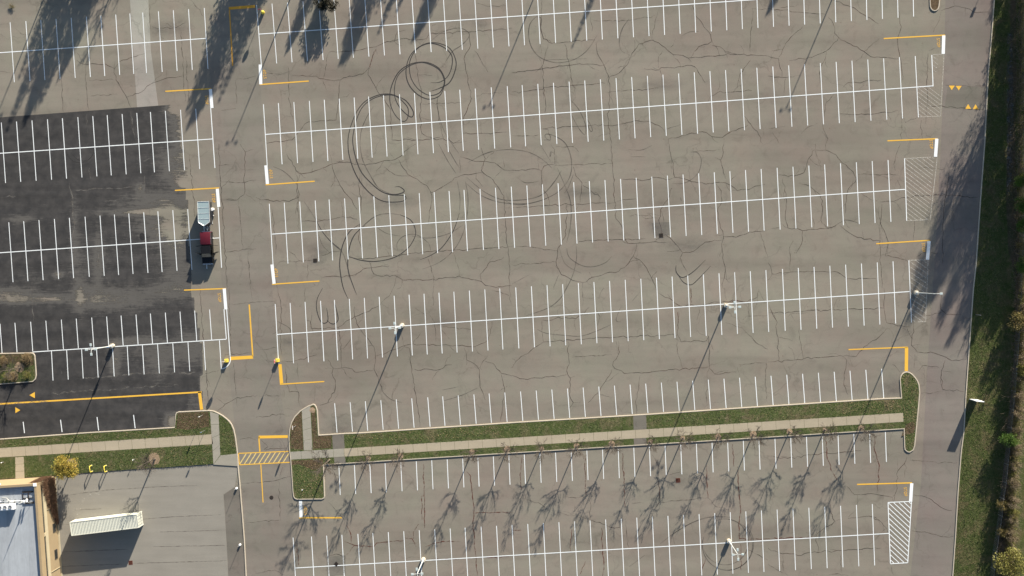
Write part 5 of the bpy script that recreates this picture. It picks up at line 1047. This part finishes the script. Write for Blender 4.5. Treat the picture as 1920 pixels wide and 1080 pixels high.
for i in range(17):
    y=545+i*32.5; f=(y-520)/(1090-520); x=[(520,1913),(600,1914),(680,1909),(760,1902),(840,1896),(900,1892),(960,1888),(1020,1886),(1100,1880)]
    for (ya,xa),(yb,xb) in zip(x,x[1:]):
        if ya<=y<=yb: xx=xa+(xb-xa)*(y-ya)/(yb-ya)
    p=U(xx,y); plant(vp,(p.x,p.y,.09),'nearly leafless brown shrub in the hedge behind the fence, '+(ordw+['sixteenth','seventeenth'])[i]+' from its top','shrub','brown hedge shrubs behind the fence',.85+.3*((i*7)%5)/5,i*1.9)
p=from_tip(152,128,9.0); plant(big,(p.x,p.y,0),'bare tree past the top edge casting a faint streaky shadow','tree','tall trees past the top edge',1.15,.8)
# brush: one tangled mass nobody could count
tw=MB(); r=random.Random(17)
spine=[(1914,-60),(1914,150),(1913,330),(1911,520),(1912,600),(1908,680),(1902,760),(1897,840),(1892,900),(1889,960),(1888,1020),(1884,1090)]
for k in range(5600):
    f=r.random()*(len(spine)-1); i=int(f); x=spine[i][0]+(spine[i+1][0]-spine[i][0])*(f-i)+r.gauss(0,4.5); y=spine[i][1]+(spine[i+1][1]-spine[i][1])*(f-i); b=U(x,y,.09)
    d=(Vector((0,0,1))+rv(r)*.9).normalized(); L_=r.uniform(1.0,2.9); e=b+d*L_; tw.tube([b,b.lerp(e,.5)+rv(r)*.1,e],[.018,.013,.005],3,False)
    tw.tube([b.lerp(e,.6),b.lerp(e,.6)+rv(r)*L_*.4],[.008,.004],3,False)
o=tw.build('brush',simple('brush_stem',(.19,.15,.12),.9,0,.3,2)); tag(o,'tangled brown leafless brush behind the fence','brush',kind='stuff')
lf=MB()
for k in range(13000):
    f=r.random()*(len(spine)-1); i=int(f); x=spine[i][0]+(spine[i+1][0]-spine[i][0])*(f-i)+r.gauss(0,4.5); y=spine[i][1]+(spine[i+1][1]-spine[i][1])*(f-i); b=U(x,y,.1); lf.mi=0 if math.sin(y*.09+x*.2)>0 else 1; leaf_cloud(lf,r,(b.x,b.y,b.z+r.uniform(.3,2.2)),(.3,.3,.4),2,.17)
o=lf.build('undergrowth',[M['leaf_rust'],M['leaf_olive']]); tag(o,'rust and olive leaves among the brush','undergrowth',kind='stuff')
# bushes in the small island
ib=proto('ornamental_grass',twiggy_mesh(91,.8,.9,260),M['twig'],simple('straw_stems',(.24,.18,.10),.9,0,.35,2),('root','stems'))
ib2=proto('low_shrub',bush_mesh(92,.9,.7,900,.10),M['bark'],M['leaf_olive'],('stems','crown'))
for j,(x,y,k,lab) in enumerate([(8,676,0,'straw coloured grass clump at the upper left of the small island'),(52,670,0,'straw coloured grass clump at the upper right of the small island'),(14,704,1,'olive shrub at the lower left of the small island'),(52,702,1,'olive shrub at the lower right of the small island'),(27,705,0,'straw coloured grass clump under the bare tree of the small island')]):
    p=U(x,y); plant((ib,ib2)[k],(p.x,p.y,.09),lab,'grass clump' if k==0 else 'shrub','plants in the small island',1.0,j*1.3)
# grass tufts
def inside(p,P):
    c=False;n=len(P);j=n-1
    for i in range(n):
        if (P[i][1]>p[1])!=(P[j][1]>p[1]) and p[0]<(P[j][0]-P[i][0])*(p[1]-P[i][1])/(P[j][1]-P[i][1])+P[i][0]: c=not c
        j=i
    return c
WALKS=[[(645,840.8),(1693,774),(1694,790.5),(646,856)],[(544.5,847),(645,840.8),(646,856),(545.5,861.5)],[(582,760.3),(586,843.8),(570,844.6),(566,769)],[(-200,853),(397,814),(400,832.5),(-200,870)],[(410,776.5),(413.5,853),(400.5,870.5),(394,771.3)],[(45,856),(46.5,896.5),(29.5,897.5),(29,857)],[(400.5,871),(414,853.5),(440,851),(446,850),(447,874)],[(622.6,814.5),(645,813),(649,870),(626,870.8)],[(1187,778.5),(1211.5,777),(1213,835),(1188,836.5)]]
ri=[(x-3,y) for x,y in MED]
AREAS=[(MED,9000,.09),([(0,824),(328,802),(331,776),(392,771),(425,786),(438,806),(444,847),(400,871),(250,880),(137,888),(100,891),(0,898)],9000,.09),([(0,664),(58,663),(66,668),(67,705),(60,714),(0,719)],1500,.09),([(1866,0),(1849,270),(1820,650),(1812,740),(1806,850),(1796,960),(1788,1080),(1858,1080),(1885,800),(1890,600),(1884,300),(1890,0)],26000,.09)]
tv=[];tf=[];tm=[]; r=random.Random(23)
for P,n,z in AREAS:
    x0,x1=min(q[0] for q in P),max(q[0] for q in P); y0,y1=min(q[1] for q in P),max(q[1] for q in P); c=0; tries=0
    while c<n and tries<n*30:
        tries+=1; x=r.uniform(x0,x1); y=r.uniform(y0,y1)
        if not inside((x,y),P): continue
        if P is MED and not all(inside((x+dx,y+dy),P) for dx,dy in ((3,0),(-3,0),(0,3),(0,-3))): continue
        if any(inside((x,y),W_) for W_ in WALKS): continue
        c+=1; b=U(x,y,z); dry=1 if r.random()<.16 else 0
        for k in range(3):
            a=r.uniform(0,6.3); hh=r.uniform(.04,.10); w=r.uniform(.02,.05); d=Vector((math.cos(a),math.sin(a),0)); e=Vector((r.gauss(0,.05),r.gauss(0,.05),hh)); o_=Vector((r.gauss(0,.06),r.gauss(0,.06),0)); i0=len(tv)
            tv+=[tuple(b+o_-d*w),tuple(b+o_+d*w),tuple(b+o_+e)]; tf.append((i0,i0+1,i0+2)); tm.append(dry)
me=bpy.data.meshes.new('grass_tufts'); me.from_pydata(tv,[],tf); me.materials.append(M['blade']); me.materials.append(M['straw']); me.polygons.foreach_set('material_index',tm)
tag(link('grass_tufts',me),'short grass blades on the islands and the verge','grass',kind='stuff')
# fallen leaves on beds
lv=MB()
for P,n in (([(545,864),(606,861),(606,930),(552,930)],500),([(1690,700),(1715,705),(1722,740),(1714,840),(1698,840),(1692,760)],700),([(0,826),(330,803),(330,812),(0,838)],900),([(100,860),(400,836),(400,868),(110,888)],700),([(650,816),(960,796),(960,812),(700,834)],1500),([(1580,752),(1690,749),(1690,772),(1580,778)],700),([(1220,780),(1580,756),(1580,776),(1220,800)],500)):
    x0,x1=min(q[0] for q in P),max(q[0] for q in P); y0,y1=min(q[1] for q in P),max(q[1] for q in P)
    for k in range(n):
        x,y=r.uniform(x0,x1),r.uniform(y0,y1)
        if inside((x,y),P): b=U(x,y,.12); leaf_cloud(lv,r,b,(.02,.02,.01),1,.13,.0)
tag(lv.build('fallen_leaves',simple('fallen_leaf',(.30,.22,.13),.8,0,.4,3)),'fallen leaves scattered on the grass','leaves',kind='stuff')
# ================================================================== light
W=bpy.data.worlds.new('World'); SC.world=W; W.use_nodes=True; nt=W.node_tree
sky=nt.nodes.new('ShaderNodeTexSky'); sky.sky_type='NISHITA'; sky.sun_disc=False; EL=R(17.5)
sd=Vector((.384,.923,0)).normalized(); sky.sun_elevation=EL; sky.sun_rotation=math.atan2(sd.x,sd.y); sky.altitude=250; sky.air_density=1.0; sky.dust_density=1.2
bg=nt.nodes['Background']; nt.links.new(sky.outputs[0],bg.inputs[0]); bg.inputs[1].default_value=.062
sl=bpy.data.lights.new('sun','SUN'); sl.energy=4.8; sl.angle=R(.53); sl.color=(1.0,.90,.76); so=bpy.data.objects.new('sun',sl); COL.objects.link(so)
v=Vector((sd.x*math.cos(EL),sd.y*math.cos(EL),math.sin(EL))); so.rotation_euler=v.to_track_quat('Z','Y').to_euler(); so.location=v*300
SC.render.engine='CYCLES'; SC.cycles.transparent_max_bounces=24; SC.cycles.max_bounces=6
SC.view_settings.view_transform='Standard'; SC.view_settings.look='None'; SC.view_settings.gamma=1; SC.view_settings.exposure=1.28
SC.render.resolution_x=1024; SC.render.resolution_y=576
